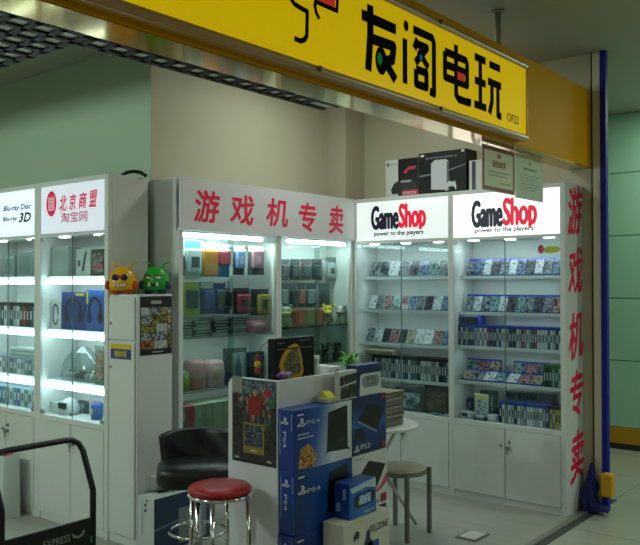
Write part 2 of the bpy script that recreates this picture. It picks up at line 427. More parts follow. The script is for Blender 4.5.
for n_, g_ in (('lettering', you), ('lettering', ge), ('lettering', dian), ('lettering', wan)):
    decal(n_, 'X', SX, g_, INK, t)
decal('dot', 'X', SX, [ell(y0 + (y1 - y0) * .50, z0c + (z1c - z0c) * .24, .019, .026)], mat('dot_green', '06803a', .4, spec=.1, emit=.25), t, .003)
decal('dot', 'X', SX, [ell(y0b + (y1b - y0b) * .54, z0c + (z1c - z0c) * .52, .012, .013)], mat('dot_blue', '1c6fae', .4, spec=.1, emit=.25), t, .003)
decal('dot', 'X', SX, [rect(y0c + (y1c - y0c) * .52, y0c + (y1c - y0c) * .80, z0c + (z1c - z0c) * .40, z0c + (z1c - z0c) * .54)], mat('dot_red', 'e23a1c', .4, spec=.1, emit=.25), t, .003)
a = sg(507, 122); b = sg(518, 116)
text('OF22', 'X', SX, a[0], b[0] + .005, sg(512, 122.5)[1], sg(512, 114.5)[1], INK, t, .01)
# outline marks at the sign's left
def cu(pts): return [sg(*q) for q in pts]
s_ = stroke(cu([(289, -4), (294, 4), (302, 9), (307, 11.5), (306.5, 36), (304, 40), (300, 41), (294, 38.5)]), .020)
s_ += stroke(cu([(316, -3), (314.5, 6), (316, 13), (319, 19)]), .018)
s_ += stroke(cu([(316, 2), (326, 6.5), (336.5, 11), (337, 2), (337, -4)]), .018)
decal('outline_mark', 'X', SX, s_, INK, t)
decal('red_mark', 'X', SX, [cu([(318, 2), (318.5, -6), (335, -6), (335, 9)])], mat('mark_red', 'd8281c', .4, emit=.4), t, .0008)
# pole holding the fascia to the ceiling
p = Vector((1.70, -.885, 0))
t = thing('hanger_pole', 'thin pale pole from the ceiling down to the top of the yellow fascia', 'pole', (1.70, p.y, ZT))
MB().lathe([(.018, ZT), (.018, CEIL - .012)], 12, 0, Matrix.Translation((1.70, p.y, 0))).build('rod', mat('pole_paint', '9a9a86', .5), t)
MB().lathe([(.035, CEIL - .014), (.035, CEIL)], 16, 0, Matrix.Translation((1.70, p.y, 0))).build('flange', MATS['pole_paint'], t)

# certificates hanging under the fascia
y0, y1 = -1.09, -.677
t = thing('hanging_certificate', 'red-bordered certificate in a clear sleeve hanging under the fascia', 'certificate', (1.70, (y0 + y1) / 2, 2.06))
MB().box(1.697, 1.700, y0, y1, 2.055, 2.312).build('sheet', mat('cert_paper', 'e6e0c4', .25), t)
bw = .02
decal('border', 'X', 1.70, [rect(y0 + .006, y1 - .006, 2.061, 2.061 + bw), rect(y0 + .006, y1 - .006, 2.306 - bw, 2.306), rect(y0 + .006, y0 + .006 + bw, 2.061, 2.306), rect(y1 - .006 - bw, y1 - .006, 2.061, 2.306)], mat('cert_red', '9c3a3c', .4), t, .001)
text('诚信商家', 'X', 1.70, y0 + .12, y1 - .12, 2.195, 2.235, mat('cert_ink', 'b0303a', .4), t, .01)
decal('text_line', 'X', 1.70, [rect(y0 + .07, y1 - .07, 2.165, 2.171), rect(y0 + .07, y1 - .1, 2.145, 2.151), rect(y0 + .22, y1 - .06, 2.105, 2.111)], mat('faint_ink', '8c8872', .5), t, .001)
decal('crest', 'X', 1.70, [ell((y0 + y1) / 2, 2.262, .022, .014)], MATS['cert_ink'], t, .001)
for y in (y0 + .05, y1 - .05): MB().tube([(1.70, y, 2.31), (1.71, y, ZB)], .0015, 6).build('string', BLACK, t)
y0, y1 = -.668, -.27
t = thing('hanging_document', 'plain translucent paper with faint print hanging beside the red-bordered certificate', 'document', (1.70, (y0 + y1) / 2, 2.05))
MB().box(1.697, 1.700, y0, y1, 2.045, 2.312).build('sheet', mat('sleeve_paper', 'd6d5c8', .2), t)
decal('crest', 'X', 1.70, [ell((y0 + y1) / 2, 2.27, .014, .012)], mat('crest_red', 'b8493f', .4), t, .001)
decal('text_line', 'X', 1.70, [rect((y0 + y1) / 2 - .09, (y0 + y1) / 2 + .1, 2.225, 2.238)] + [rect(y0 + .06, y1 - .06 - .03 * (k % 3), 2.19 - k * .018, 2.194 - k * .018) for k in range(6)], mat('faint_grey', '8f9080', .5), t, .001)
for y in (y0 + .05, y1 - .05): MB().tube([(1.70, y, 2.31), (1.71, y, ZB)], .0015, 6).build('string', BLACK, t)

# ------------------------------------------------------------------ display cabinets
TUBE = mat('lamp_tube', 'ffffff', .4, emit=8, ecol='dffaff')
def frameC(y): return lambda p: Vector((p.x, y + p.y, p.z))         # faces -Y : u=X, depth=+Y
def frameB(x): return lambda p: Vector((x - p.y, p.x, p.z))         # faces +X : u=Y, depth=-X
def cab_part(M, name, m, parent, boxes, bevel=0):
    b = MB(M)
    for q in boxes: b.box(*q)
    return b.build(name, m, parent, bevel=bevel)
def handle_lock(M, parent, u, z, keys=True):
    b = MB(M); b.ball((u, -.004, z), .011, .008, .011); b.tube([(u, -.004, z), (u, -.022, z)], .004, 8)
    l = b.build('lock', STEEL, parent)
    if keys:
        b = MB(M); b.box(u - .012, u + .012, -.028, -.024, z - .012, z + .012); b.box(u - .004, u + .004, -.028, -.025, z - .045, z - .012)
        b.build('key', STEEL, l)
def cabinet(name, label, group, M, u0, u1, dep, shelves, z_glass0, z_glass1, z_sign0, pw0, pw1, back, shelf_glow=False, kick=.05, glass=GLASS, sh_mat=None, lights=3, inner=None):
    """free-standing unit: lit sign over a glazed upper part over a two-door cupboard"""
    o = M(Vector(((u0 + u1) / 2, 0, 0)))
    t = thing(name, label, 'display cabinet', o, group)
    th = .02
    cab_part(M, 'carcass', WHITE, t, [
        (u0, u0 + pw0, .0, .03, 0, H), (u1 - pw1, u1, 0, .03, 0, H),                     # front posts
        (u0, u0 + th, .03, dep, 0, H), (u1 - th, u1, .03, dep, 0, H),                    # sides
        (u0 + th, u1 - th, dep - .012, dep, 0, H), (u0 + th, u1 - th, .03, dep - .012, H - .02, H),   # back, top
        (u0 + pw0, u1 - pw1, 0, .03, H - .028, H), (u0 + pw0, u1 - pw1, 0, .03, z_glass1 + .004, z_sign0),   # sign rails
        (u0 + th, u1 - th, .03, dep - .012, z_glass1 + .008, z_glass1 + .022),           # light soffit
        (u0 + pw0, u1 - pw1, 0, .03, z_glass0 - .036, z_glass0 - .003), (u0 + th, u1 - th, .03, dep - .012, z_glass0 - .03, z_glass0 - .006),
        (u0 + pw0, u1 - pw1, .008, .03, 0, kick - .003)], bevel=.0015)
    for z, rec in shelves:
        sh = cab_part(M, 'shelf', sh_mat or WHITE, t, [(u0 + th, u1 - th, rec, dep - .012, z - .022, z)])
        if shelf_glow:
            b = MB(M); b.box(u0 + pw0 + .012, u1 - pw1 - .004, .035, rec + .02, z - .052, z - .024)
            b.build('lamp', TUBE, sh)
    mid = (u0 + pw0 + u1 - pw1) / 2
    for s_, a_, c_ in ((-1, u0 + pw0 + .001, mid - .001), (1, mid + .001, u1 - pw1 - .001)):
        d = cab_part(M, 'glass_door', glass, t, [(a_, c_, .010, .015, z_glass0, z_glass1)])
        eu = (c_ - .002, c_) if s_ < 0 else (a_, a_ + .002)
        cab_part(M, 'edge', mat('glass_edge', '587470', .3), d, [(eu[0], eu[1], .0098, .0152, z_glass0, z_glass1)])
        for zz in (z_glass0 + .012, z_glass1 - .012):
            hu = a_ + .02 if s_ < 0 else c_ - .02
            cab_part(M, 'hinge', GREYM, d, [(hu - .02, hu + .02, .002, .0095, zz - .011, zz + .011)])
        if s_ > 0:
            b = MB(M); b.ball((mid + .0, .002, z_glass0 + .03), .013, .007, .013); b.build('lock', STEEL, d)
        lo = cab_part(M, 'cupboard_door', WPANEL if False else WHITE, t, [(a_ + .002, c_ - .002, -.002, .014, kick, z_glass0 - .038)], bevel=.0015)
        if s_ > 0: handle_lock(M, lo, mid + .028, z_glass0 - .16); handle_lock(M, lo, mid + .03, z_glass0 - .12, False)
        else: handle_lock(M, lo, mid - .03, z_glass0 - .15, False)
    for k in range(lights):
        u = u0 + (u1 - u0) * (k + .5) / lights
        b = MB(M); b.box(u - .03, u + .03, .055, .105, z_glass1 - .001, z_glass1 + .0075)
        b.build('downlight', mat('downlight_glow', 'ffffff', .4, emit=14, ecol='e8f4ff'), t)
    return t
C_dep = .305
MC = frameC(0)
SHL = [(1.585, .115), (1.325, .088), (1.068, .055), (.800, .045)]
SHR = [(1.587, .10), (1.327, .077), (1.084, .052), (.832, .038)]
SHW = mat('shelf_white', 'd7dfe2', .35)
cl = cabinet('display_cabinet', 'white glass-fronted cabinet with lit sign standing in the inner corner of the shop', 'white display cabinets', MC, 0.001, .8775, C_dep, SHL, .560, 1.838, 1.866, .027, .0215, None, sh_mat=SHW)
cr = cabinet('display_cabinet', 'white glass-fronted cabinet with brightest lit sign and red characters down its open end', 'white display cabinets', MC, .8785, 1.7325, C_dep, SHR, .560, 1.838, 1.862, .0195, .034, None, sh_mat=SHW)
def sign_panel(M, parent, kind, c, u0, u1, z0, z1, m, dep0=.004, dep1=.012):
    return cab_part(M, 'sign_panel', m, parent, [(u0, u1, dep0, dep1, z0, z1)])
S1 = mat('sign_lit_soft', 'e9f0ee', .35, emit=.62, ecol='e6f4f0')
S2 = mat('sign_lit_bright', 'ffffff', .35, emit=1.15, ecol='f8fbff')
NAVY = mat('sign_navy', '14163c', .4)
def gs_sign(par, px0, pxm, px1, z0, z1, zt0, zt1, pxt0, pxt1):
    g = lambda px, z: onY(0, px, 215).x
    text('Game', 'Y', .004, g(px0, 0), g(pxm, 0) - .006, z0, z1, NAVY, par, .045)
    text('Shop', 'Y', .004, g(pxm, 0) + .006, g(px1, 0), z0 - .012, z1 + .004, mat('sign_red', 'e01038', .4, emit=.55), par, .04, desc=.215)
    text('power to the players', 'Y', .004, g(pxt0, 0), g(pxt1, 0), zt0 - .004, zt1 + .003, NAVY, par, .035)
sp = sign_panel(MC, cl, 'Y', 0, .030, .853, 1.868, 2.170, S1)
z = lambda px, py: onY(0, px, py).z
gs_sign(sp, 371.5, 398.5, 425, z(398, 228.0), z(398, 205), z(405, 235.5), z(405, 230.5), 374, 423)
sp2 = sign_panel(MC, cr, 'Y', 0, .900, 1.696, 1.864, 2.170, S2)
gs_sign(sp2, 472, 502.5, 536, z(500, 225.8), z(500, 199.5), z(508, 232), z(508, 227), 475, 533)
# red characters down the open end of the right cabinet
for ch, ya, yb, px0, px1 in (('游', 188, 234, 568, 582), ('戏', 249, 294, 568.5, 583), ('机', 313, 358, 569, 585), ('专', 371, 416, 570.5, 585), ('卖', 431, 480, 571, 586)):
    a = onX(1.7325, px0, yb); b = onX(1.7325, px1, ya)
    m_ = (onX(1.7325, (px0 + px1) / 2, ya).z, onX(1.7325, (px0 + px1) / 2, yb).z)
    text(ch, 'X', 1.7325, a.y, min(b.y, .30), m_[1], m_[0], RED, cr, .020, .12, jig=lambda u, v: (u, v + (u - .15) * .12))
# A run : two units on the left, bright shelves
MA = frameC(-2.173)
SHA = [(1.585, .06), (1.237, .06), (.905, .06)]
al = cabinet('display_cabinet', 'white cabinet with blue print on its lit sign, cut by the photo edge', 'white display cabinets', MA, -1.765, -.9935, .30, SHA, .685, 1.838, 1.858, .036, .0355, None, True, sh_mat=SHW, lights=2)
ar = cabinet('display_cabinet', 'white cabinet with red seal and red characters on its sign, beside the tall locker', 'white display cabinets', MA, -.9925, -.2215, .30, SHA, .685, 1.838, 1.858, .0355, .038, None, True, sh_mat=SHW, lights=2)
SA = mat('sign_lit_cool', 'dfeef2', .35, emit=.75, ecol='dff4fa')
SA2 = mat('sign_lit_violet', 'dfe4f0', .35, emit=.5, ecol='dfe6f4')
sp = sign_panel(MA, al, 'Y', 0, -1.727, -1.031, 1.862, 2.170, SA)
cA = -2.169
g = lambda px, py=212: onY(cA, px, py)
BLUE = mat('print_blue', '2436a0', .4)
text('Blu-ray Disc', 'Y', cA, g(3.5).x, g(31).x, 2.03, 2.075, BLUE, sp, .03, .25)
text('Blu-ray', 'Y', cA, g(3).x, g(17.5).x, 1.962, 2.0, NAVY, sp, .03, .25)
text('3D', 'Y', cA, g(19).x, g(31).x, 1.955, 2.015, NAVY, sp, .05, .25)
decal('emblem', 'Y', cA, [ell(g(-4).x, 2.02, .05, .06)], BLUE, sp)
sp = sign_panel(MA, ar, 'Y', 0, -.955, -.262, 1.862, 2.170, SA2)
MAG = mat('print_magenta', 'd81c4c', .4, emit=.3)
decal('seal', 'Y', cA, [ell(g(51.5).x, 2.055, .058, .083)], MAG, sp)
decal('seal_mark', 'Y', cA, [rect(g(51.5).x - .032, g(51.5).x + .032, 2.012, 2.098)], mat('seal_pale', 'e6ccd8', .4, emit=.3), sp, .002)
s_ = []
for k in range(5): s_.append(rect(g(51.5).x - .022, g(51.5).x + .022, 2.022 + k * .017, 2.027 + k * .017))
s_ += [rect(g(51.5).x - .024, g(51.5).x - .019, 2.02, 2.09), rect(g(51.5).x + .019, g(51.5).x + .024, 2.02, 2.09), rect(g(51.5).x - .003, g(51.5).x + .003, 2.02, 2.09)]
decal('seal_mark', 'Y', cA, s_, MAG, sp, .003)
for ch, a_, b_, zz in (('北', 59.5, 67, 2.045), ('京', 69, 76.5, 2.048), ('商', 79, 87, 2.050), ('盟', 89, 97, 2.055)):
    text(ch, 'Y', cA, g(a_).x, g(b_).x, zz - .045, zz + .055, MAG, sp, .02, .2)
text('淘宝网', 'Y', cA, g(61).x, g(87.5).x, 1.925, 1.99, mat('print_violet', 'b8285c', .4, emit=.2), sp, .01)

# ------------------------------------------------------------------ side show windows (facing the hall) with the long red lettering board
MW = frameB(0)
Y_L, Y_M0, Y_M1, Y_R = -1.811, -.971, -.861, -.002
D_B = .283
def window_unit(label, u0, u1, p0, p1, shelves, clear):
    t = thing('show_window', label, 'show window', (0, (u0 + u1) / 2, 0), 'side show windows')
    cab_part(MW, 'carcass', WHITE, t, [(u0, u0 + p0, 0, .03, 0, 1.868), (u1 - p1, u1, 0, .03, 0, 1.868), (u0, u0 + .018, .03, D_B, 0, H), (u1 - .018, u1, .03, D_B, 0, H),
        (u0 + .018, u1 - .018, D_B - .012, D_B, 0, H), (u0 + .018, u1 - .018, .03, D_B - .012, H - .02, H), (u0 + .018, u1 - .018, .06, D_B - .012, 1.872, 1.886),
        (u0 + p0, u1 - p1, 0, .03, .545, .575), (u0 + .018, u1 - .018, .03, D_B - .012, .55, .57), (u0 + p0, u1 - p1, .006, .03, 0, .045)], bevel=.0015)
    for z_, m_ in shelves: cab_part(MW, 'shelf', m_, t, [(u0 + .018, u1 - .018, .035, D_B - .012, z_ - .010, z_)])
    mid = (u0 + u1) / 2
    cab_part(MW, 'glass_door', GLASSD, t, [(u0 + p0 + .001, mid + .02, .006, .011, .577, 1.866)])
    cab_part(MW, 'glass_door', GLASSD, t, [(mid - .02, u1 - p1 - .001, .016, .021, .577, 1.866)])
    for a_, c_ in ((u0 + p0 + .002, mid - .002), (mid + .002, u1 - p1 - .002)):
        cab_part(MW, 'cupboard_door', WHITE, t, [(a_, c_, -.002, .014, .048, .543)])
    return t
SHG = mat('shelf_greygreen', '8f9c98', .3)
wl = window_unit('wide show window left of the post, hung with pouches and bags', Y_L, -.889, .035, .026, [(1.192, SHG), (.848, SHG)], 0)
wr = window_unit('narrower show window by the inner corner, with small animal figurines on its shelf', -.887, Y_R, .026, .035, [(1.214, CLEAR), (.93, CLEAR)], 0)
t = thing('lettering_board', 'long white board with five red characters above the side show windows', 'shop sign', (0, -.9, 1.87))
cab_part(MW, 'board', WPANEL, t, [(Y_L, Y_R, -.014, -.001, 1.868, H)])
for ch, a, b, ya, yb in (('游', 194.5, 219.5, 191, 222), ('戏', 230.5, 253.5, 195.5, 224.5), ('机', 266.5, 287.5, 199, 226), ('专', 299, 316, 203, 231.5), ('卖', 329, 343, 206, 233.5)):
    p = onX(.014, a, (ya + yb) / 2); q = onX(.014, b, (ya + yb) / 2)
    z1 = onX(.014, (a + b) / 2, ya).z; z0 = onX(.014, (a + b) / 2, yb).z
    text(ch, 'X', .014, p.y, q.y, z0, z1, RED, t, .022, .1, jig=lambda u, v: (u, v))
for par, a, b in ((wl, 181, 262), (wr, 288, 345)):
    p, q = onX(-.03, a, 237), onX(-.03, b, 241)
    par_t = MB(); par_t.tube([(-.035, p.y, 1.842), (-.035, q.y, 1.842)], .014, 12)
    par_t.build('lamp', mat('window_tube', 'ffffff', .4, emit=16, ecol='e2f6ff'), par)
    MB().box(-.05, -.02, p.y, q.y, 1.8565, 1.8715).build('lamp_holder', WHITE, par)

# ------------------------------------------------------------------ locker with posters, toys on top
LX0, LX1, LY0, LY1, LZ = -.219, .042, -2.175, -1.90, 1.472
t = thing('locker', 'narrow tall white locker with small doors beside the left cabinets', 'locker', ((LX0 + LX1) / 2, -2.04, 0))
MB().box(LX0, LX1, LY0 + .012, LY1, 0, LZ).build('body', WHITE, t, bevel=.002)
zz = [.05, 1.20, LZ - .012]
for k in range(2):
    d = MB().box(LX0 + .008, LX1 - .012, LY0, LY0 + .011, zz[k] + .005, zz[k + 1] - .005).build('door', WHITE, t, bevel=.002)
    b = MB(); b.ball((LX0 + .03, LY0 - .002, zz[k + 1] - .16), .008, .006, .008); b.build('lock', STEEL, d)
p, q = onY(LY0, 111, 343.5), onY(LY0, 131, 360)
dz = (q.z, p.z)
st = MB().box(p.x, q.x, LY0 - .002, LY0, dz[0], dz[1]).build('sticker', mat('sticker_blue', '28408c', .4), t)
decal('sticker_band', 'Y', LY0 - .002, [rect(p.x, q.x, dz[0] + (dz[1] - dz[0]) * .68, dz[1])], mat('sticker_yellow', 'd8b820', .4), st, .0008)
text('储物柜', 'Y', LY0 - .002, p.x + .035, q.x - .035, dz[0] + .012, dz[0] + .05, MATS['sticker_yellow'], st, .02)
# poster on the locker's flank: black sheet with a grid of coloured pictures
def picture_tiles(kind, c, u0, u1, v0, v1, rows, cols, cmats, parent, seed, name='picture'):
    rnd = random.Random(seed); groups_ = [[] for _ in cmats]
    for i in range(rows):
        u = u0
        while u < u1 - .005:
            w = min((u1 - u0) / cols * rnd.uniform(.7, 1.6), u1 - u)
            k = rnd.randrange(len(cmats)); groups_[k].append(rect(u, u + w * .95, v0 + (v1 - v0) * i / rows, v0 + (v1 - v0) * (i + .95) / rows)); u += w
    for gq, m_ in zip(groups_, cmats):
        for q_ in gq: decal(name, kind, c, [q_], m_, parent, .0008)
px_, qx = onX(LX1, 140, 295), onX(LX1, 173, 353.5)
t = thing('poster', 'black poster with a grid of small coloured pictures on the locker flank', 'poster', (LX1 + .002, (px_.y + qx.y) / 2, qx.z))
py0, py1, pz0, pz1 = px_.y, LY1 - .004, onX(LX1, 150, 355).z, LZ - .012
MB().box(LX1, LX1 + .002, py0, py1, pz0, pz1).build('sheet', mat('poster_black', '0b0b0c', .35), t)
tiles = [art_mat('tile_a', ['20241c', '8a6a3a', 'c9b48a'], 60), art_mat('tile_b', ['14181c', '5c686c', 'c4c8c4'], 60), art_mat('tile_c', ['2a1410', '9c3c2c', 'c89a4a'], 60), art_mat('tile_d', ['14140c', '6a6230', 'b4a43c'], 60), art_mat('tile_e', ['88908c', 'c8ccc8', '606864'], 70)]
picture_tiles('X', LX1 + .002, py0 + .006, py1 - .006, pz0 + .035, pz1 - .062, 5, 3, tiles, t, 5)
decal('slot', 'X', LX1 + .002, [rect((py0 + py1) / 2 - .04, (py0 + py1) / 2 + .04, pz1 - .045, pz1 - .025)], mat('slot_grey', '9aa09a', .5), t, .0008)
decal('caption', 'X', LX1 + .002, [rect((py0 + py1) / 2 - .03, (py0 + py1) / 2 + .05, pz0 + .012, pz0 + .02)], MATS['slot_grey'], t, .0008)
def monster(label, x, y, z, rx, rz, body, limb, glasses, seed):
    t = thing('toy_monster', label, 'toy figure', (x, y, z), 'round monster toys')
    fw = Vector((.62, -.78, 0)); sd = Vector((.78, .62, 0))
    M = Matrix(((sd.x, -fw.x, 0, x), (sd.y, -fw.y, 0, y), (0, 0, 1, z), (0, 0, 0, 1)))     # local x = side, -y = facing, z up
    b = MB(M); b.lathe([(rx * .55, .018), (rx * .92, .03), (rx, rz * .5), (rx * .97, rz * .95), (rx * .86, rz * 1.35), (rx * .6, rz * 1.72), (rx * .28, rz * 1.88), (.002, rz * 1.92)], 24, sy=.9)
    b.build('body', body, t)
    for s_ in (-1, 1):
        MB(M).ball((s_ * rx * .98, -.03, rz * .62), .016, .020, .028).build('arm', limb, t)
        MB(M).ball((s_ * rx * .5, -.02, .012), rx * .36, .032, .0125).build('foot', limb, t)
        MB(M).tube([(s_ * rx * .35, 0, rz * 1.75), (s_ * rx * .55 + .01, 0, rz * 2.1), (s_ * rx * .75 + .02 * (s_ > 0), 0, rz * 2.2)], [.006, .005, .006], 8).build('antenna', body, t)
    if glasses:
        for s_ in (-1, 1): MB(M).ball((s_ * .027, -rx * .84, rz * 1.15), .022, .012, .019).build('sunglass_lens', mat('lens_violet', '2a1c50', .2), t)
        MB(M).ball((0, -rx * .88, rz * 1.2), .045, .006, .006).build('sunglass_bridge', mat('lens_red', 'b04020', .4), t)
    else:
        for s_ in (-1, 1):
            MB(M).ball((s_ * .026, -rx * .84, rz * 1.15), .020, .010, .008).build('eye', mat('toy_white', 'e8e8e0', .4), t)
            MB(M).tube([(s_ * .052, -rx * .86, rz * 1.32), (s_ * .01, -rx * .95, rz * 1.2)], .005, 6).build('brow', mat('toy_dkgreen', '0c3c14', .4), t)
    MB(M).ball((0, -rx * .87, rz * .62), .042, .008, .009).build('mouth', mat('mouth_dark', '3a1410', .5) if not glasses else mat('mouth_red', 'a0281c', .5), t)
    for s_ in (-1, 1) if not glasses else (-1.2, -.3, .5, 1.2):
        MB(M).prism([(s_ * .024 - .010, rz * .56), (s_ * .024 + .010, rz * .56), (s_ * .024, rz * (.88 if not glasses else .75))], -rx * .97, -rx * .9, axis='y').build('tooth', MATS.get('toy_white') or mat('toy_white', 'e8e8e0', .4), t)
    return t
p = onY(-2.09, 122, 291); q = onY(-2.0, 156, 291)
monster('yellow round toy monster with sunglasses on top of the locker', -.136, -2.130, LZ + .0, .086, .087, mat('toy_yellow', 'e0a810', .3), mat('toy_orange', 'c8401c', .35), True, 1)
monster('green scowling toy monster with white fangs on top of the locker', onY(-1.950, 156, 290).x, -1.950, LZ + .0, .084, .088, mat('toy_green', '22a028', .3), mat('toy_blue', '223c6a', .35), False, 2)

# black cable arc on cabinet top
t = MB().tube([(-.30, -2.02, H + .008), (-.28, -1.99, H + .03), (-.25, -1.96, H + .038), (-.22, -1.93, H + .03), (-.20, -1.90, H + .008)], .011, 8).build('cable', BLACK)
tag(t, 'black cable loop lying on top of the left cabinets by the wall corner', 'cable')

# ------------------------------------------------------------------ counter with raised sides
CX0, CX1, CY0, CY1, CZ = .868, 1.205, -2.235, -1.70, 1.066
t = thing('counter', 'white counter with raised side panels in the middle of the shop', 'counter', ((CX0 + CX1) / 2, (CY0 + CY1) / 2, 0))
b = MB(); r = .05
poly = [(CX0, 0), (CX1, 0), (CX1, CZ)] + [(CX0 + r + r * math.cos(a_), CZ - r + r * math.sin(a_)) for a_ in [PI / 2 + PI / 2 * k / 6 for k in range(7)]]
b.prism(poly, CY0, CY0 + .022, axis='y'); b.build('end_panel', WPANEL, t, bevel=.002)
MB().box(CX1 - .02, CX1, CY0 + .022, CY1, 0, CZ).build('side_panel', WPANEL, t, bevel=.002)
MB().box(CX0, CX0 + .02, CY0 + .022, CY1, 0, CZ - .07).build('side_panel', WPANEL, t, bevel=.002)
MB().box(CX0 + .02, CX1 - .021, CY0 + .022, -1.42, 0, .98).build('body', WPANEL, t)
# picture poster on the counter end
t = thing('poster', 'dark picture poster of a colourful crowd taped to the white counter end', 'poster', (1.05, CY0, .64))
X0, X1, Z0, Z1 = .900, 1.198, .647, CZ - .006
MB().box(X0, X1, CY0 - .002, CY0, Z0, Z1).build('sheet', mat('poster_dark', '1a1c20', .3), t)
c_ = CY0 - .002
decal('picture', 'Y', c_, [rect(X0 + .004, X1 - .004, Z0 + .01, Z1 - .004)], art_mat('crowd_art', ['0c0d10', '1c1c22', '30262a', '40382f', '282c34', '121418'], 40, 5), t, .0006)
decal('picture', 'Y', c_, [[(X0 + .004, Z1 - .09), (X0 + .15, Z1 - .06), (X1 - .004, Z1 - .10), (X1 - .004, Z1 - .004), (X0 + .004, Z1 - .004)]], art_mat('sky_art', ['16202c', '34485c', '74848f', '24344a'], 30, 5), t, .0009)
rp = random.Random(21)
PCOL = ['6c2428', '7c5a40', '3c4c60', '54604a', '8c7458', '4c3448', '2c5a50', '7a6a34', '94604c', '34384c']
for k in range(34):
    cx, cz = rp.uniform(.08, .92), rp.uniform(.46, .84); hexc = rp.choice(PCOL)
    decal('picture', 'Y', c_, [ell(X0 + (X1 - X0) * cx, Z0 + (Z1 - Z0) * cz, .007 + .009 * rp.random(), .016 + .02 * rp.random(), 10)], mat('crowd_' + hexc, hexc, .35), t, .0010 + k * .00001)
    if k % 2: decal('picture', 'Y', c_, [ell(X0 + (X1 - X0) * cx, Z0 + (Z1 - Z0) * cz + .03, .008, .010, 10)], mat('crowd_skin', 'a08468', .35), t, .0014)
decal('picture', 'Y', c_, [[(X0 + .12, Z0 + .24), (X0 + .19, Z0 + .24), (X0 + .205, Z0 + .30), (X0 + .18, Z0 + .335), (X0 + .14, Z0 + .335), (X0 + .11, Z0 + .30)]], mat('crowd_red', '8c1822', .35), t, .0016)
decal('picture', 'Y', c_, [ell(X0 + .157, Z0 + .35, .015, .018, 12)], mat('crowd_skin', 'a08468', .35), t, .0017)
decal('picture', 'Y', c_, [ell(X0 + .245, Z0 + .355, .026, .022, 12)], mat('crowd_pink', '9c2c40', .35), t, .0016)
decal('picture', 'Y', c_, [[(X0 + .265, Z0 + .28), (X0 + .292, Z0 + .29), (X0 + .292, Z0 + .345), (X0 + .262, Z0 + .33)]], mat('crowd_green', '1c6a50', .35), t, .0016)
decal('frame_print', 'Y', c_, [rect(X0 + .08, X0 + .22, Z0 + .05, Z0 + .20)], mat('print_gold', '8a7a30', .35), t, .0014)
decal('frame_print', 'Y', c_, [rect(X0 + .09, X0 + .21, Z0 + .085, Z0 + .19)], art_mat('print_navy', ['10142c', '2c3456', '6a6a70'], 60), t, .0018)
decal('text_line', 'Y', c_, [rect(X0 + .13, X0 + .17, Z0 + .06, Z0 + .07), rect(X0 + .02, X0 + .05, Z0 + .018, Z0 + .026), rect(X1 - .06, X1 - .03, Z0 + .018, Z0 + .028)], mat('print_pale', 'b8b4a0', .4), t, .0018)
MB().box(X0 + .005, X0 + .075, CY0 - .006, CY0 - .0045, Z1 - .07, Z1 + .01).build('tape', mat('tape_grey', '8d9086', .35), t)

# ------------------------------------------------------------------ cartons
def carton(name, label, cat, x0, x1, y0, y1, z0, z1, m, group=None, side=None):
    mats = [m, side or m]
    b = MB(); vs = [(x, y, z) for z in (z0, z1) for y in (y0, y1) for x in (x0, x1)]
    b._add(vs, [(0, 2, 3, 1), (4, 5, 7, 6), (2, 6, 7, 3), (0, 4, 6, 2)], 1); b._add(vs, [(1, 3, 7, 5)], 0); b._add(vs, [(0, 1, 5, 4)], 1)
    # weld
    o = b.build(name, mats)
    bm = bmesh.new(); bm.from_mesh(o.data); bmesh.ops.remove_doubles(bm, verts=bm.verts[:], dist=1e-5); bmesh.ops.recalc_face_normals(bm, faces=bm.faces[:]); bm.to_mesh(o.data); bm.free()
    bv = o.modifiers.new('bevel', 'BEVEL'); bv.width = .0025; bv.segments = 2
    tag(o, label, cat, group); return o
BLU = mat('ps_blue', '123a8c', .35); BLU2 = mat('ps_deep', '0c2664', .35); WPR = mat('print_white', 'd8dce4', .4)
GOLD = art_mat('print_orange', ['5a2c10', 'b8702c', 'd8a850', '2a2c3c'], 60)
def ps_logo(u, v, s):
    """standing P over a lying S"""
    P_ = [rect(u - .10 * s, u + .06 * s, v, v + 1.0 * s)]
    P_ += stroke([(u, v + .92 * s), (u + .28 * s, v + .84 * s), (u + .36 * s, v + .66 * s), (u + .28 * s, v + .52 * s), (u + .12 * s, v + .56 * s)], .16 * s)
    P_ += stroke([(u + .16 * s, v + .34 * s), (u + .66 * s, v + .26 * s), (u + .62 * s, v + .14 * s), (u + .14 * s, v + .02 * s)], .14 * s)
    P_ += stroke([(u - .20 * s, v + .34 * s), (u - .66 * s, v + .18 * s), (u - .56 * s, v + .06 * s), (u - .20 * s, v + .14 * s)], .14 * s)
    return P_
def side_print(o, y, x0, x1, z0, z1, m=WPR):
    t_ = text('PS4', 'Y', y, x0 + .034, x0 + .054, z0 + .115, z0 + .19, m, o, .0, rot=-90, name='lettering')
    decal('logo', 'Y', y, ps_logo(x0 + .044, z1 - .07, .034), m, o)
    decal('text_line', 'Y', y, [rect(x0 + .012, x0 + .018, z0 + .08, z1 - .02), rect(x1 - .018, x1 - .012, z1 - .10, z1 - .02)], mat('print_lightblue', '7c94c0', .4), o)
BX0, BX1 = 1.207, 1.31
tops = [.035, .337, .637, .935]
MB_pal = MB().box(1.215, 1.30, -2.22, -1.47, 0, .034).build('plinth', mat('plinth_grey', '55585a', .6)); tag(MB_pal, 'low grey plinth under the carton stack beside the counter', 'plinth')
PSW = ramp_mat('ps4_front_white', [(.0, '0c2a80'), (.28, '2050a8'), (.52, 'a8b8d4'), (.62, 'd4d8e0'), (1, 'd0d2d4')], 1, diag=-.16)
PSB = ramp_mat('ps4_front_blue', [(.0, '0c2664'), (.35, '15408f'), (.7, '1d52a6'), (1, '123a86')], 1)
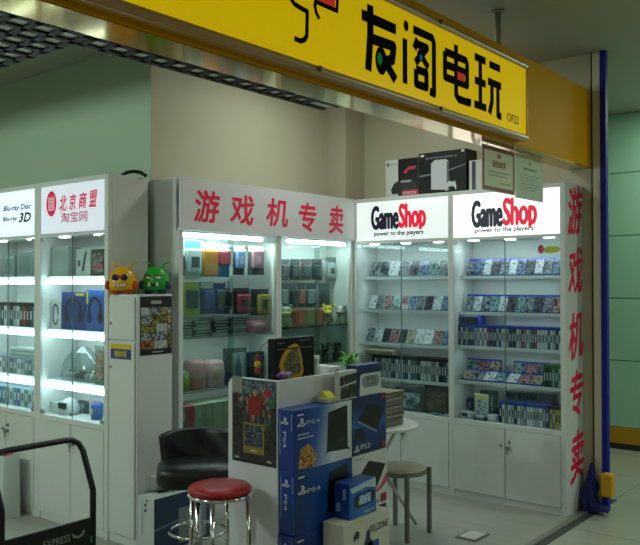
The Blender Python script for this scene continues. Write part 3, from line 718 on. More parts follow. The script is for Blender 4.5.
def ps4(label, row, y0, y1, m, white):
    z0, z1 = tops[row] + .0015, tops[row + 1] - .001
    o = carton('console_carton', label, 'carton', BX0, BX1, y0, y1, z0, z1, m, None, BLU)
    side_print(o, y0, BX0, BX1, z0, z1)
    L, Hh = y1 - y0, z1 - z0
    U = lambda a: y0 + L * a
    V = lambda a: z0 + Hh * a
    decal('logo', 'X', BX1, ps_logo(U(.11), V(.72 if white else .64), .042), WPR, o)
    text('PS4', 'X', BX1, U(.20), U(.42), V(.735 if white else .63), V(.80 if white else .70), WPR if not white else mat('print_midblue', 'b4c4e0', .4), o, .0)
    con = [(U(.50), V(.17)), (U(.55), V(.20)), (U(.91), V(.17)), (U(.95), V(.14)), (U(.95), V(.18)), (U(.92), V(.21)), (U(.91), V(.93)), (U(.57), V(.86)), (U(.545), V(.22)), (U(.50), V(.19))]
    decal('console_print', 'X', BX1, [con], mat('console_ink', '0b0c10', .3), o)
    decal('console_print', 'X', BX1, [rect(U(.74), U(.88), V(.30), V(.37))], mat('console_sheen', '23252c', .25), o, .0022)
    decal('console_print', 'X', BX1, [rect(U(.555), U(.91), V(.55), V(.556))], mat('console_sheen', '23252c', .25), o, .0022)
    if white:
        decal('hero_print', 'X', BX1, [[(U(.06), V(.05)), (U(.34), V(.02)), (U(.36), V(.22)), (U(.30), V(.34)), (U(.22), V(.42)), (U(.10), V(.36))]], GOLD, o)
        decal('text_line', 'X', BX1, [rect(U(.05), U(.24), V(.58), V(.605)), rect(U(.05), U(.32), V(.52), V(.545)), rect(U(.48), U(.60), V(.05), V(.07))], mat('print_paleblue', '9fb0d0', .4), o)
    decal('text_line', 'X', BX1, [rect(U(.05), U(.15), V(.9), V(.925))], WPR, o)
    return o
ps4('white and blue game console carton, topmost at the front of the stack', 2, -2.235, -1.780, PSW, True)
ps4('dark blue game console carton below the white topmost one', 1, -2.228, -1.780, PSB, False)
ps4('dark blue game console carton at the foot of the stack near the red stool', 0, -2.235, -1.780, PSB, False)
def ps3(label, row, y0, y1, dark):
    z0, z1 = tops[row] + .0015, tops[row + 1] + (.004 if row == 2 else -.001)
    m = ramp_mat('ps3_front_%s' % row, [(0, '0a1c50'), (.45, '0f3484'), (.62, '1c5cae'), (1, '0b1f5a')], 2, diag=.2) if dark else mat('ps3_white', 'd2d4d4', .35)
    o = carton('console_carton', label, 'carton', BX0, BX1, y0, y1, z0, z1, m, None, BLU2 if dark else None)
    L, Hh = y1 - y0, z1 - z0; U = lambda a: y0 + L * a; V = lambda a: z0 + Hh * a
    decal('console_print', 'X', BX1, [[(U(.16), V(.60)), (U(.46), V(.86)), (U(.95), V(.72)), (U(.70), V(.36))]], mat('slim_ink', '101114', .3), o)
    decal('console_print', 'X', BX1, [[(U(.16), V(.60)), (U(.70), V(.36)), (U(.695), V(.32)), (U(.155), V(.565))]], mat('slim_edge', '84868c', .3), o, .002)
    if dark:
        decal('pad_print', 'X', BX1, [[(U(.06), V(.20)), (U(.10), V(.44)), (U(.18), V(.46)), (U(.24), V(.44)), (U(.32), V(.46)), (U(.36), V(.26)), (U(.40), V(.2)), (U(.30), V(.24)), (U(.2), V(.28)), (U(.11), V(.22))]], mat('slim_ink', '101114', .3), o)
        text('PS3', 'X', BX1, U(.24), U(.50), V(.08), V(.17), WPR, o); decal('logo', 'X', BX1, ps_logo(U(.12), V(.06), .034), WPR, o)
        decal('badge', 'X', BX1, [rect(U(.85), U(.97), V(.04), V(.14)), rect(U(.85), U(.98), V(.91), V(.97))], mat('badge_red', '9c2438', .4), o)
    else:
        decal('swash', 'X', BX1, [[(U(.5), V(.22)), (U(.8), V(.36)), (U(1), V(.58)), (U(1), V(.40)), (U(.8), V(.28))]], mat('swash_pink', 'c04a6a', .4), o)
        decal('badge', 'X', BX1, [rect(U(.80), U(.97), V(.05), V(.2))], mat('badge_red', '9c2438', .4), o, .002)
        decal('text_line', 'X', BX1, [rect(U(.05), U(.3), V(.92), V(.94)), rect(U(.5), U(.75), V(.06), V(.12))], mat('print_grey', '8c9094', .4), o)
    return o
ps3('dark blue slim console carton next to the topmost white one, table side', 2, -1.777, -1.466, True)
ps3('white slim console carton with a pink swash behind the small blue carton', 1, -1.777, -1.460, False)
ps3('blue slim console carton hidden low behind the pale game bundle', 0, -1.777, -1.466, True)
# pale bundle carton standing in front
KX = 1.455
a = onX(KX, 324, 529); b2 = onX(KX, 389.5, 512)
kz = (a.z + b2.z) / 2; ky0, ky1 = onX(1.33, 323, 520).y, b2.y
o = carton('bundle_carton', 'pale game bundle carton with a soldier print in front of the blue cartons', 'carton', 1.33, KX, ky0, ky1, 0.0, kz, mat('bundle_pale', 'cfcabc', .4))
U = lambda a_: ky0 + (ky1 - ky0) * a_
text('KILLZONE', 'X', KX, U(.56), U(.95), kz - .085, kz - .05, mat('bundle_ink', '34302c', .4), o, .01)
decal('soldier_print', 'X', KX, [[(U(.42), kz - .20), (U(.43), kz - .13), (U(.47), kz - .10), (U(.48), kz - .075), (U(.52), kz - .06), (U(.55), kz - .08), (U(.56), kz - .11), (U(.61), kz - .13), (U(.63), kz - .20)]], mat('soldier_ink', '24304c', .4), o)
decal('soldier_print', 'X', KX, [[(U(.2), kz - .075), (U(.27), kz - .05), (U(.33), kz - .06), (U(.31), kz - .10), (U(.28), kz - .085), (U(.22), kz - .10)]], mat('print_drk', '2c2e34', .4), o)
decal('panel_print', 'X', KX, [rect(U(.5), U(.75), kz - .22, kz - .13)], mat('print_mid', '2d4f9c', .4), o)
decal('label', 'X', KX, [rect(U(.25), U(.4), kz - .012, kz - .002)], mat('label_yellow', 'd8c83c', .4), o)
# small blue handheld carton on it
VX = 1.43
o = carton('handheld_carton', 'small bright blue handheld console carton standing on the pale bundle carton', 'carton', 1.335, VX, -1.962, -1.735, kz + .001, kz + .175, ramp_mat('vita_front', [(0, '1450a4'), (.5, '2a78c4'), (1, '1a58a8')], 1), None, BLU)
U = lambda a_: -1.962 + .227 * a_; V = lambda a_: kz + .175 * a_
decal('swash', 'X', VX, [[(U(.02), V(.88)), (U(.98), V(.99)), (U(.98), V(.70)), (U(.6), V(.80)), (U(.1), V(.72))]], mat('vita_pale', 'b4c8d8', .4), o)
pill = [(U(.30), V(.25)), (U(.80), V(.30)), (U(.93), V(.40)), (U(.93), V(.6)), (U(.80), V(.70)), (U(.30), V(.66)), (U(.18), V(.55)), (U(.18), V(.36))]
decal('handheld_print', 'X', VX, [pill], mat('vita_ink', '0e1a38', .3), o)
decal('handheld_print', 'X', VX, [rect(U(.33), U(.78), V(.34), V(.61))], art_mat('vita_screen', ['1a50a0', '70a8dc', 'd8e4ee', '2c68b4'], 70), o, .0022)
text('PSVITA', 'X', VX, U(.55), U(.95), V(.06), V(.14), WPR, o)
decal('text_line', 'Y', -1.962, [rect(1.35, 1.375, V(.2), V(.45)), rect(1.39, 1.41, V(.55), V(.85))], mat('print_lightblue', '7c94c0', .4), o)
# on top of the stack
zt = tops[3] + .005
o = carton('handheld_carton', 'white and navy handheld console carton standing on top of the stack, table side', 'carton', 1.225, 1.30, -1.715, -1.502, zt, zt + .162, mat('vitaw_white', 'd4d6da', .35), None, BLU2)
U = lambda a_: -1.715 + .213 * a_; V = lambda a_: zt + .162 * a_
decal('band_print', 'X', 1.30, [[(U(0), V(.62)), (U(.2), V(.72)), (U(1), V(.72)), (U(1), V(1)), (U(0), V(1))], [(U(0), V(0)), (U(.07), V(.0)), (U(.10), V(.7)), (U(0), V(.7))]], BLU2, o)
text('PSVITA', 'X', 1.30, U(.38), U(.80), V(.78), V(.87), WPR, o)
decal('handheld_print', 'X', 1.30, [[(U(.26), V(.26)), (U(.84), V(.26)), (U(.92), V(.36)), (U(.92), V(.54)), (U(.84), V(.64)), (U(.26), V(.64)), (U(.18), V(.54)), (U(.18), V(.36))]], mat('hand_grey', '8e9298', .3), o)
decal('handheld_print', 'X', 1.30, [rect(U(.34), U(.76), V(.30), V(.60))], art_mat('hand_screen', ['30343c', '90949c', '1c2026', 'd0d2d4'], 80), o, .0022)
o = carton('accessory_carton', 'white carton with dark gadget pictures next to the white and navy carton', 'carton', 1.268, 1.30, -1.872, -1.722, tops[3] + .0, tops[3] + .150, mat('acc_white', 'c9cac6', .4))
U = lambda a_: -1.872 + .15 * a_; V = lambda a_: tops[3] + .15 * a_
decal('picture', 'X', 1.30, [[(U(.03), V(.50)), (U(.97), V(.62)), (U(.97), V(.90)), (U(.03), V(.82))], [(U(.06), V(.05)), (U(.97), V(.08)), (U(.97), V(.56)), (U(.06), V(.44))]], art_mat('gadget_art', ['14181a', '2c3436', '0c0e10', '6c7478'], 40), o)
# yellow-labelled packet lying on the topmost carton
t = thing('packet', 'yellow-labelled clear packet lying on the topmost white carton', 'packet', (1.26, -1.93, tops[3]))
MB().box(1.235, 1.305, -1.975, -1.878, tops[3], tops[3] + .026).build('pouch', mat('packet_pale', 'b4b49a', .2), t, bevel=.006)
MB().prism([(1.24, tops[3] + .026), (1.303, tops[3] + .026), (1.258, tops[3] + .056)], -1.96, -1.90, axis='y').build('label', mat('label_yellow2', 'cfc634', .4), t)
# white carton with rounded top behind
t = thing('white_case', 'white rounded carton lying at the far end of the counter top', 'carton', (1.1, -1.6, CZ))
b = MB(); poly = [(.99, .981), (1.183, .981), (1.183, 1.095)] + [(.99 + .04 + .04 * math.cos(a_), 1.055 + .04 * math.sin(a_)) for a_ in [PI / 2 + PI / 2 * k / 5 for k in range(6)]]
b.prism(poly, -1.78, -1.71, axis='y'); b.build('shell', WPANEL, t, bevel=.003)
decal('text_line', 'X', 1.183, [rect(-1.76, -1.73, 1.07, 1.078)], mat('print_grey', '8c9094', .4), t)
# black carton with yellow emblem standing in the counter top
o = carton('console_carton', 'black console carton with a big yellow pick-shaped emblem standing inside the counter rim', 'carton', 1.095, 1.145, -2.185, -1.885, .981, 1.262, mat('black_print', '0a0a0c', .45, spec=.2))
U = lambda a_: -2.185 + .30 * a_; V = lambda a_: .981 + .281 * a_
pick = [(.16, .42), (.22, .62), (.36, .80), (.50, .86), (.60, .80), (.66, .55), (.70, .25), (.64, .12), (.50, .10), (.34, .16), (.22, .26)]
decal('emblem', 'X', 1.145, [box_uv(pick, U(-.10), U(1.06), V(.16), V(1.02))], mat('emblem_yellow', 'c89414', .35), o)
pick2 = [(.5 + (a_ - .46) * .72 - .03, .46 + (b_ - .46) * .72) for a_, b_ in pick]
decal('emblem_art', 'X', 1.145, [box_uv(pick2, U(-.10), U(1.06), V(.16), V(1.02))], art_mat('emblem_dark', ['140f0c', '4a3a24', '8a7a50', '2c2420', '5c2c28'], 60, 5), o, .0025)
text('PlayStation 3', 'X', 1.145, U(.06), U(.22), V(.90), V(.93), mat('print_silver', '9a9ca0', .4), o)
decal('text_line', 'X', 1.145, [rect(U(.70), U(.95), V(.28), V(.30)), rect(U(.05), U(.93), V(.80), V(.825)), rect(U(.6), U(.92), V(.93), V(.955))], mat('print_dim', '4c4e52', .4), o)
decal('text_line', 'X', 1.145, [rect(U(.74), U(.94), V(.22), V(.25))], MATS['print_silver'], o, .002)
# snack packet, white bottle, dangling charm
t = thing('sweet_packet', 'crinkled violet packet with coloured print on the counter rim under the black carton', 'packet', (1.17, -2.16, CZ))
b = MB(); n = 10; vs = []
for j in range(7):
    for k in range(n):
        a_ = 2 * PI * k / n; s = math.sin(PI * (j + .35) / 6.7)
        vs.append((1.175 + .026 * s * math.cos(a_) * .9, -2.215 + .13 * j / 6, 1.085 + .021 * s * math.sin(a_)))
fs = [(j * n + k, j * n + (k + 1) % n, (j + 1) * n + (k + 1) % n, (j + 1) * n + k) for j in range(6) for k in range(n)] + [tuple(range(n)), tuple(6 * n + k for k in range(n))]
b._add(vs, fs, 0, True); b.build('wrapper', art_mat('wrapper_art', ['1c1e58', '3c3880', 'a8486c', '9aa0c8', '26285c'], 38), t)
BTX = 1.13; BTY = onX(BTX, 316.5, 365).y
t = thing('bottle', 'small clear bottle with white cap standing on the counter behind its rim', 'bottle', (BTX, BTY, .98))
MB().lathe([(.026, .981), (.028, 1.0), (.028, 1.09), (.013, 1.115), (.012, 1.125)], 16, 0, Matrix.Translation((BTX, BTY, 0))).build('body', mat('bottle_pale', 'c4cecc', .2), t)
MB().lathe([(.015, 1.125), (.015, 1.157)], 14, 0, Matrix.Translation((BTX, BTY, 0))).build('cap', mat('cap_white', 'e8ecea', .4), t)
p = atD(257.5, 365, 4.10)
t = thing('charm', 'small red and yellow figure charm dangling on a red cord beside the black carton', 'charm', (p.x, p.y, p.z))
p0 = Vector((1.097, -2.188, 1.25))
MB().tube([p0, (p0 + p) / 2 + Vector((0, -.01, .03)), p + Vector((0, 0, .05))], .002, 6).build('cord', mat('cord_red', '8c1820', .6), t)
MB().ball((p.x, p.y, p.z + .036), .010, .010, .022).build('cap', mat('charm_red', 'a8202c', .5), t)
MB().ball((p.x, p.y, p.z + .004), .019, .017, .019).build('head', mat('charm_yellow', 'c8b020', .5), t)
MB().ball((p.x, p.y, p.z - .028), .016, .014, .018).build('body', mat('charm_red', 'a8202c', .5), t)

# ------------------------------------------------------------------ seats and table
def stool(name, label, c, zs, r, seat_m, leg_m, legs, splay, tr, ring=True, thick=.035, square=False, a0=.6):
    t = thing(name, label, 'stool', (c[0], c[1], 0))
    M = Matrix.Translation((c[0], c[1], 0))
    MB().lathe([(r * .93, zs - thick), (r, zs - thick * .7), (r, zs - thick * .35), (r * .93, zs - thick * .08), (r * .6, zs), (.001, zs + .002)], 36, 0, M).build('seat', seat_m, t)
    pts = [(c[0] + r * .96 * math.cos(2 * PI * k / 36), c[1] + r * .96 * math.sin(2 * PI * k / 36), zs - thick - .008) for k in range(36)]
    MB().tube(pts, .010, 8, closed=True).build('seat_ring', leg_m, t)
    for k in range(legs):
        a_ = a0 + 2 * PI * k / legs
        d = Vector((math.cos(a_), math.sin(a_), 0)); top = Vector((c[0], c[1], zs - thick - .008)) + d * r * .9; bot = Vector((c[0], c[1], .0)) + d * (r * .9 + splay)
        b = MB()
        if square:
            b.box(bot.x - tr, bot.x + tr, bot.y - tr, bot.y + tr, .0, zs - .012)
        else: b.tube([bot + Vector((0, 0, .001)), top], tr, 10)
        b.build('leg', leg_m, t)
    if ring:
        zr = .20; rr = r * .9 + splay * (1 - zr / zs)
        MB().tube([(c[0] + rr * math.cos(2 * PI * k / 36), c[1] + rr * math.sin(2 * PI * k / 36), zr) for k in range(36)], .008, 8, closed=True).build('foot_ring', leg_m, t)
    return t
s = atD(220, 487, 3.76)
stool('bar_stool', 'round stool with red padded seat and chrome legs in front of the counter', (s.x, s.y), s.z + .012, .150, mat('red_leather', 'a8141c', .32), CHROME, 4, .012, .011, a0=.55)
c = Vector((1.076, -.967, 0))
stool('wooden_stool', 'low stool with pale wooden seat and grey steel legs under the round table', (c.x, c.y), .415, .158, mat('pale_wood', 'a79c84', .45, var=.15, vscale=6), mat('grey_leg', '70746c', .4, .5), 4, .035, .011, ring=False, thick=.022, square=True, a0=-.785)
# round white table with crossing legs, magazines piled on it
tc_ = atD(377, 423, 4.88)
t = thing('round_table', 'small round white table with crossed legs between the cartons and cabinets', 'table', (tc_.x, tc_.y, 0))
TZ = tc_.z; TRr = .255
MB().lathe([(TRr - .004, TZ - .022), (TRr, TZ - .018), (TRr, TZ - .004), (TRr - .004, TZ), (.001, TZ)], 48, 0, Matrix.Translation((tc_.x, tc_.y, 0))).build('tabletop', mat('table_white', 'd8d9d2', .3), t)
foot = onZ(0, 417, 528) + Vector((FWD.x, FWD.y, 0)) * .035; TW = mat('table_leg', 'b6b8b0', .4, .2)
ax = Vector((foot.x - tc_.x, foot.y - tc_.y, 0)); 
sdir = RGT.copy(); sdir.z = 0; sdir.normalize()
f2 = foot - sdir * .42; tp1 = foot - sdir * .40; tp1.z = TZ - .03; tp2 = foot.copy() - sdir * .02; tp2.z = TZ - .03
back_ = Vector((-FWD.x, -FWD.y, 0)).normalized()
def into(v):
    d = Vector((v.x - tc_.x, v.y - tc_.y, 0)); L = d.length
    if L > TRr - .04: d *= (TRr - .04) / L
    return Vector((tc_.x + d.x, tc_.y + d.y, v.z))
MB().tube([foot + Vector((0, 0, .012)), into(tp1)], .011, 10).build('leg', TW, t)
f2 = foot - sdir * .40 - back_ * .10; f2.z = .012
MB().tube([f2, into(tp2 - back_ * .10)], .011, 10).build('leg', TW, t)
MB().box(tc_.x - .15, tc_.x + .15, tc_.y - .012, tc_.y + .012, TZ - .042, TZ - .023).build('rail', TW, t)
mz = TZ; cols_ = ['a8a494', '4c4a40', 'c0c0b8', '34352e', '8c8058', 'b8b8b2', '2c302c', '9c9070', 'aca898', '585040', 'b4b2a8', '3c4048']
mc = atD(381, 425, 4.80)
k = 0; rnd = random.Random(3)
h_tot = 0
while mz < TZ + .205:
    h = rnd.uniform(.007, .015); a_ = rnd.uniform(-.08, .08)
    hexc = cols_[k % len(cols_)]
    b = MB(); M = Matrix.Translation((mc.x + rnd.uniform(-.006, .006), mc.y + rnd.uniform(-.006, .006), mz)) @ Matrix.Rotation(a_, 4, 'Z')
    b.box(-.085, .085, -.115, .115, 0, .0015, 0, M); b.box(-.083, .083, -.113, .113, .0015, h - .0015, 1, M); b.box(-.085, .085, -.115, .115, h - .0015, h, 0, M); b.box(-.085, -.083, -.115, .115, 0, h, 0, M)
    o = b.build('magazine', [mat('mag_' + hexc, hexc, .4), mat('mag_pages_%d' % (k % 4), ('6c6a5e', 'a09c8c', '4c4a40', '807860')[k % 4], .7)])
    mz += h + .0004; k += 1; MAGS = globals().setdefault('MAGS', []); MAGS.append(o)
for i, o in enumerate(reversed(MAGS)):
    tag(o, ('topmost magazine of the pile on the round white table' if i == 0 else ORD[i] + ' magazine from the top of the pile on the round table'), 'magazine', 'magazines piled on the round table')
# black swivel chair
cc = atD(198, 480, 4.38)
t = thing('swivel_chair', 'low black padded swivel chair on a chrome pole beside the red stool', 'chair', (cc.x, cc.y, 0))
fw = Vector((.74, -.67, 0)); sd = Vector((.67, .74, 0))
M = Matrix(((sd.x, -fw.x, 0, cc.x), (sd.y, -fw.y, 0, cc.y), (0, 0, 1, 0), (0, 0, 0, 1)))
LEATH = mat('black_leather', '111413', .36, bump=.15, bscale=18)
zs = cc.z
b = MB(M); n = 28
def slab(b, w, d, z0, z1, rr, yc=0, bulge=.012):
    prof = []
    for k in range(32):
        a_ = 2 * PI * k / 32; ca, sa = math.cos(a_), math.sin(a_)
        e = .45; prof.append((w * abs(ca) ** e * (1 if ca >= 0 else -1), yc + d * abs(sa) ** e * (1 if sa >= 0 else -1)))
    L = [(z0, .90), (z0 + .02, .985), ((z0 + z1) / 2, 1.0), (z1 - .02, .985), (z1, .9), (z1 + bulge, .5)]
    vs = []; fs = []
    for z_, s_ in L:
        for x_, y_ in prof: vs.append((x_ * s_, yc + (y_ - yc) * s_, z_))
    m_ = 32
    for i in range(len(L) - 1):
        for k in range(m_): fs.append((i * m_ + k, i * m_ + (k + 1) % m_, (i + 1) * m_ + (k + 1) % m_, (i + 1) * m_ + k))
    fs.append(tuple(reversed(range(m_)))); fs.append(tuple((len(L) - 1) * m_ + k for k in range(m_)))
    b._add(vs, fs, 0, True)
slab(b, .225, .19, zs - .01, zs + .10, .05); b.build('seat', LEATH, t)
# low curved back: sheet wrapped round the rear
b = MB(M); vs = []; fs = []; nu, nv = 25, 7
for side in (0, 1):
    for j in range(nv):
        v = j / (nv - 1)
        for i in range(nu):
            u = i / (nu - 1) * 2 - 1; a_ = u * 1.05
            R_ = .225 + (.0 if side else -.045) + .018 * v
            q = .012 * math.sin(6 * u + 3 * v) * math.sin(PI * v) * (0 if side else 1)
            vs.append((R_ * math.sin(a_) * 1.05, R_ * math.cos(a_) * .92 - .02 + q, zs + .08 + (.175 * (1 - .12 * abs(u) ** 4)) * v))
idx = lambda s_, j, i: s_ * nu * nv + j * nu + i
for j in range(nv - 1):
    for i in range(nu - 1):
        fs.append((idx(0, j, i), idx(0, j, i + 1), idx(0, j + 1, i + 1), idx(0, j + 1, i))); fs.append((idx(1, j, i), idx(1, j + 1, i), idx(1, j + 1, i + 1), idx(1, j, i + 1)))
for i in range(nu - 1):
    fs.append((idx(0, nv - 1, i), idx(0, nv - 1, i + 1), idx(1, nv - 1, i + 1), idx(1, nv - 1, i))); fs.append((idx(0, 0, i), idx(1, 0, i), idx(1, 0, i + 1), idx(0, 0, i + 1)))
for j in range(nv - 1):
    for i in (0, nu - 1): fs.append((idx(0, j, i), idx(0, j + 1, i), idx(1, j + 1, i), idx(1, j, i)))
b._add(vs, fs, 0, True); b.build('backrest', LEATH, t, bevel=.006)
MB(M).lathe([(.05, zs - .035), (.05, zs - .012)], 20).build('seat_plate', BLACK, t)
MB(M).lathe([(.024, .03), (.024, .20), (.018, .205), (.018, zs - .03)], 18).build('pole', CHROME, t)
MB(M).lathe([(.19, .0), (.19, .012), (.03, .03)], 36).build('base', CHROME, t)
zr = .185
MB(M).tube([(.155 * math.cos(2 * PI * k / 36), .155 * math.sin(2 * PI * k / 36) - .03, zr) for k in range(36)], .009, 8, closed=True).tube([(0, 0, zr), (0, -.18, zr)], .008, 8).build('foot_ring', CHROME, t)

# ------------------------------------------------------------------ floor items by the locker
a = onY(-2.165, 138, 497.5); b2 = onY(-2.165, 155, 500)
hx0, hx1, hz = LX1 + .006, LX1 + .006 + (b2.x - a.x), b2.z
yb_ = onX(hx1, 210, 500).y
o = carton('appliance_carton', 'blue and white appliance carton on the floor against the locker', 'carton', hx0, hx1, -2.165, yb_, 0, hz, mat('app_blue', '2c4668', .4), None, mat('app_white', 'c4ccc8', .4))
decal('picture', 'X', hx1, [rect(-2.165 + (yb_ + 2.165) * .42, -2.165 + (yb_ + 2.165) * .92, 0.02, hz * .72)], mat('app_grey', '8c9698', .4), o)
decal('picture', 'X', hx1, [[(-2.165, hz * .45), (yb_, hz * .62), (yb_, hz * .58), (-2.165, hz * .41)]], mat('app_line', '6a86a4', .4), o, .001)
u_ = (hx0 + hx1) / 2
decal('vent_mark', 'Y', -2.165, [ell(u_, hz * .86, .010, .010, 12), ell(u_, hz * .76, .010, .010, 12), ell(u_ + .012, hz * .94, .007, .007, 12)], mat('mark_dark', '2c3440', .4), o)
decal('text_line', 'Y', -2.165, [rect(u_ - .03, u_ - .025, hz * .3, hz * .9)], MATS['app_line'], o)
p = onX(LX1, 150, 476); q = onX(LX1, 166, 491)
t = thing('power_socket', 'white wall socket box with a plugged lead low on the locker flank', 'socket', (LX1, (p.y + q.y) / 2, q.z))
MB().box(LX1, LX1 + .03, p.y, p.y + .09, max(q.z, hz + .008), p.z).build('box', mat('socket_white', 'c8ccc4', .4), t, bevel=.004)
MB().box(LX1 + .03, LX1 + .055, p.y + .05, p.y + .09, hz + .012, hz + .045).build('plug', mat('socket_white', 'c8ccc4', .4), t, bevel=.004)
MB().tube([(LX1 + .05, p.y + .07, hz + .03), (LX1 + .07, p.y + .11, hz + .022), (LX1 + .08, p.y + .16, hz + .02), (LX1 + .08, p.y + .2, hz + .008)], .005, 8).build('lead', mat('lead_grey', '8c9088', .5), t)
t = MB().tube([(LX1 + .06, -2.06, hz + .012), (LX1 + .09, -1.99, hz + .02), (LX1 + .11, -1.93, hz + .035), (LX1 + .10, -1.86, hz + .03), (LX1 + .05, -1.80, hz + .012)], .014, 8).build('cable', BLACK)
tag(t, 'thick black cable coil lying on the blue appliance carton', 'cable')
# white carrier bag on the floor
bx = onZ(0, 19, 518)
bp = onY(-2.27, 18, 455)
bx1 = -1.085; by0, by1 = -2.36, -2.235; bz = bp.z
t = thing('carrier_bag', 'white paper carrier bag with red top edge on the floor by the left cabinets', 'bag', (-1.2, -2.3, 0))
b = MB(); b._add([(-1.36, by0, 0), (bx1, by0, 0), (bx1, by1, 0), (-1.36, by1, 0), (-1.36, by0 + .008, bz), (bx1, by0 + .008, bz), (bx1, by1 - .008, bz), (-1.36, by1 - .008, bz)], [(0, 1, 2, 3), (0, 1, 5, 4), (1, 2, 6, 5), (2, 3, 7, 6), (3, 0, 4, 7)])
b.build('bag_body', mat('bag_white', 'c9d2cc', .5), t)
MB().prism([(-1.35, bz - .02), (-1.27, bz + .012), (-1.2, bz - .004), (-1.15, bz + .01), (bx1 - .006, bz - .002), (bx1 - .006, bz - .03), (-1.35, bz - .04)], by0 + .04, by1 - .04, axis='y').build('tissue', mat('tissue_red', 'b82c34', .6), t)

# ------------------------------------------------------------------ black trolley at the lower left
TX = .80
V0 = onX(TX, 95, 545); V1 = onX(TX, 93, 490)
tl = thing('trolley', 'black tubular trolley with a lettered board across its handle frame', 'trolley', (TX, V1.y - .3, 0))
TUBM = mat('trolley_black', '0a100e', .35)
yR = V1.y; lean = .10
topz = onX(TX - lean, 62, 441).z
rz1 = V1.z
yL = onX(TX, 1.5, 500).y
def frame_side(y): return [(TX, y, .09), (TX, y, rz1), (TX - lean * .8, y, topz - .05)]
arc = []
yTR = yR
pts = [(TX, yTR, .09), (TX, yTR, rz1), (TX - lean * .75, yTR, topz - .055), (TX - lean * .9, yTR - .012, topz - .022), (TX - lean, yTR - .045, topz - .003), (TX - lean, yTR - .08, topz),
       (TX - lean, yL + .08, topz), (TX - lean, yL + .045, topz - .003), (TX - lean * .9, yL + .012, topz - .022), (TX - lean * .75, yL, topz - .055), (TX, yL, rz1), (TX, yL, .09)]
MB().tube(pts, .0135, 12).build('handle_frame', TUBM, tl)
pz = onX(TX, 95, 516).z
MB().box(TX - .006, TX + .008, yL + .012, yR - .010, .30, pz).build('board', mat('board_black', '080b0a', .4), tl, bevel=.003)
PALE = mat('board_print', '9aa29c', .5)
a = onX(TX, 42, 536); b2 = onX(TX, 69, 528)
text('EXPRESS', 'X', TX + .008, a.y, b2.y, pz - .075, pz - .045, PALE, tl, .01)
c1 = onX(TX, 77, 523)
decal('swirl', 'X', TX + .008, stroke([(c1.y + .028 * math.cos(a_), pz - .045 + .022 * math.sin(a_)) for a_ in [PI * 1.05 + PI * .95 * k / 10 for k in range(11)]], .010), PALE, tl)
c1 = onX(TX, 29, 545)
decal('swirl', 'X', TX + .008, stroke([(c1.y + .045 * math.cos(a_), pz - .085 + .03 * math.sin(a_)) for a_ in [PI * .1 + PI * .85 * k / 10 for k in range(11)]], .012), PALE, tl)
c1 = onX(TX, 91, 539)
decal('green_mark', 'X', TX + .008, [ell(c1.y, c1.z, .012, .016, 14)], mat('mark_green', '1f8a5a', .4), tl)
MB().box(TX - .02, TX + .5, yL - .02, yR + .02, .09, .115).build('deck', TUBM, tl, bevel=.004)
for x_ in (TX + .03, TX + .44):
    for y_ in (yL + .02, yR - .02):
        MB().lathe([(.045, -.012), (.045, .012)], 20, 0, Matrix.Translation((x_, y_, .045)) @ Matrix.Rotation(PI / 2, 4, 'X')).build('wheel', BLACK, tl)
        MB().box(x_ - .012, x_ + .012, y_ - .016, y_ + .016, .05, .092).build('caster', STEEL, tl)


# ------------------------------------------------------------------ stock on the shelves
COVERS = [('grey', ['14181e', '3c4650', '8c989e', '20262e']), ('blue', ['0e1c38', '2c4870', '8098b0', '142444']), ('pale', ['5c666c', 'a8b2b6', 'd4dadc', '4c565c']), ('dark', ['0a0d10', '1c2228', '48525a', '0c1014']),
          ('reddish', ['200e10', '7c2c30', 'a8888c', '2c1a1c']), ('tan', ['2c2620', '7c6c54', 'b0a490', '3c342c']), ('teal', ['0c2024', '2c585c', '88a8a8', '143034'])]
CASEB = {'clear': mat('case_clear', '9fb0bc', .25), 'blue': mat('case_blue', '1a3c9c', .25), 'green': mat('case_green', '1c6a30', .3), 'black': mat('case_black', '14171a', .3)}
def cover_proto(w, h, cname, cols, body, t_=.013, scale=30):
    b = MB(); b.box(-w / 2, w / 2, 0, t_, 0, h, bev=.0012)
    o = b.build('game_case', CASEB[body], loc=(0, 0, 0))
    c = MB(); c.box(-w / 2 + .002, w / 2 - .002, -.0006, .0004, .003, h - (.016 if body != 'clear' else .003))
    cv = c.build('cover', art_mat('cover_' + cname, cols, 42, 4, .22), o)
    return o
_cp = {}
def cover_row(M, us, z, rec, h, seq, body, group, lab, tilt=.42, lift=0, scale=30):
    """cover-out game cases leaning back in a row; M is 'C' (faces -Y, plane y) """
    n = len(us) - 1
    for i in range(n):
        w = us[i + 1] - us[i] - .002
        cname, cols = COVERS[seq[i % len(seq)]]
        key = (round(w, 3), h, cname, body)
        if key not in _cp:
            o = cover_proto(w, h, cname, cols, body, scale=scale); _cp[key] = o
        else:
            o = dup(_cp[key], (0, 0, 0))
        o.location = ((us[i] + us[i + 1]) / 2, M + rec, z + .013 * math.sin(tilt) + .0006 + lift); o.rotation_euler = (-tilt, 0, 0)
        tag(o, lab(i, n, cname), 'game case', group)
def lin(a, b, n): return [a + (b - a) * k / n for k in range(n + 1)]
def nth(i, n, side='left'):
    return ('leftmost' if i == 0 else 'rightmost' if i == n - 1 else ORD[i] + ' from left')
def nthl(i, n): return 'left-end' if i == 0 else 'right-end' if i == n - 1 else ORD[i] + '-from-left'
rowname = ['top', 'second', 'third', 'fourth', 'lowest']
tx = lambda px, py, y: onY(y, px, py).x
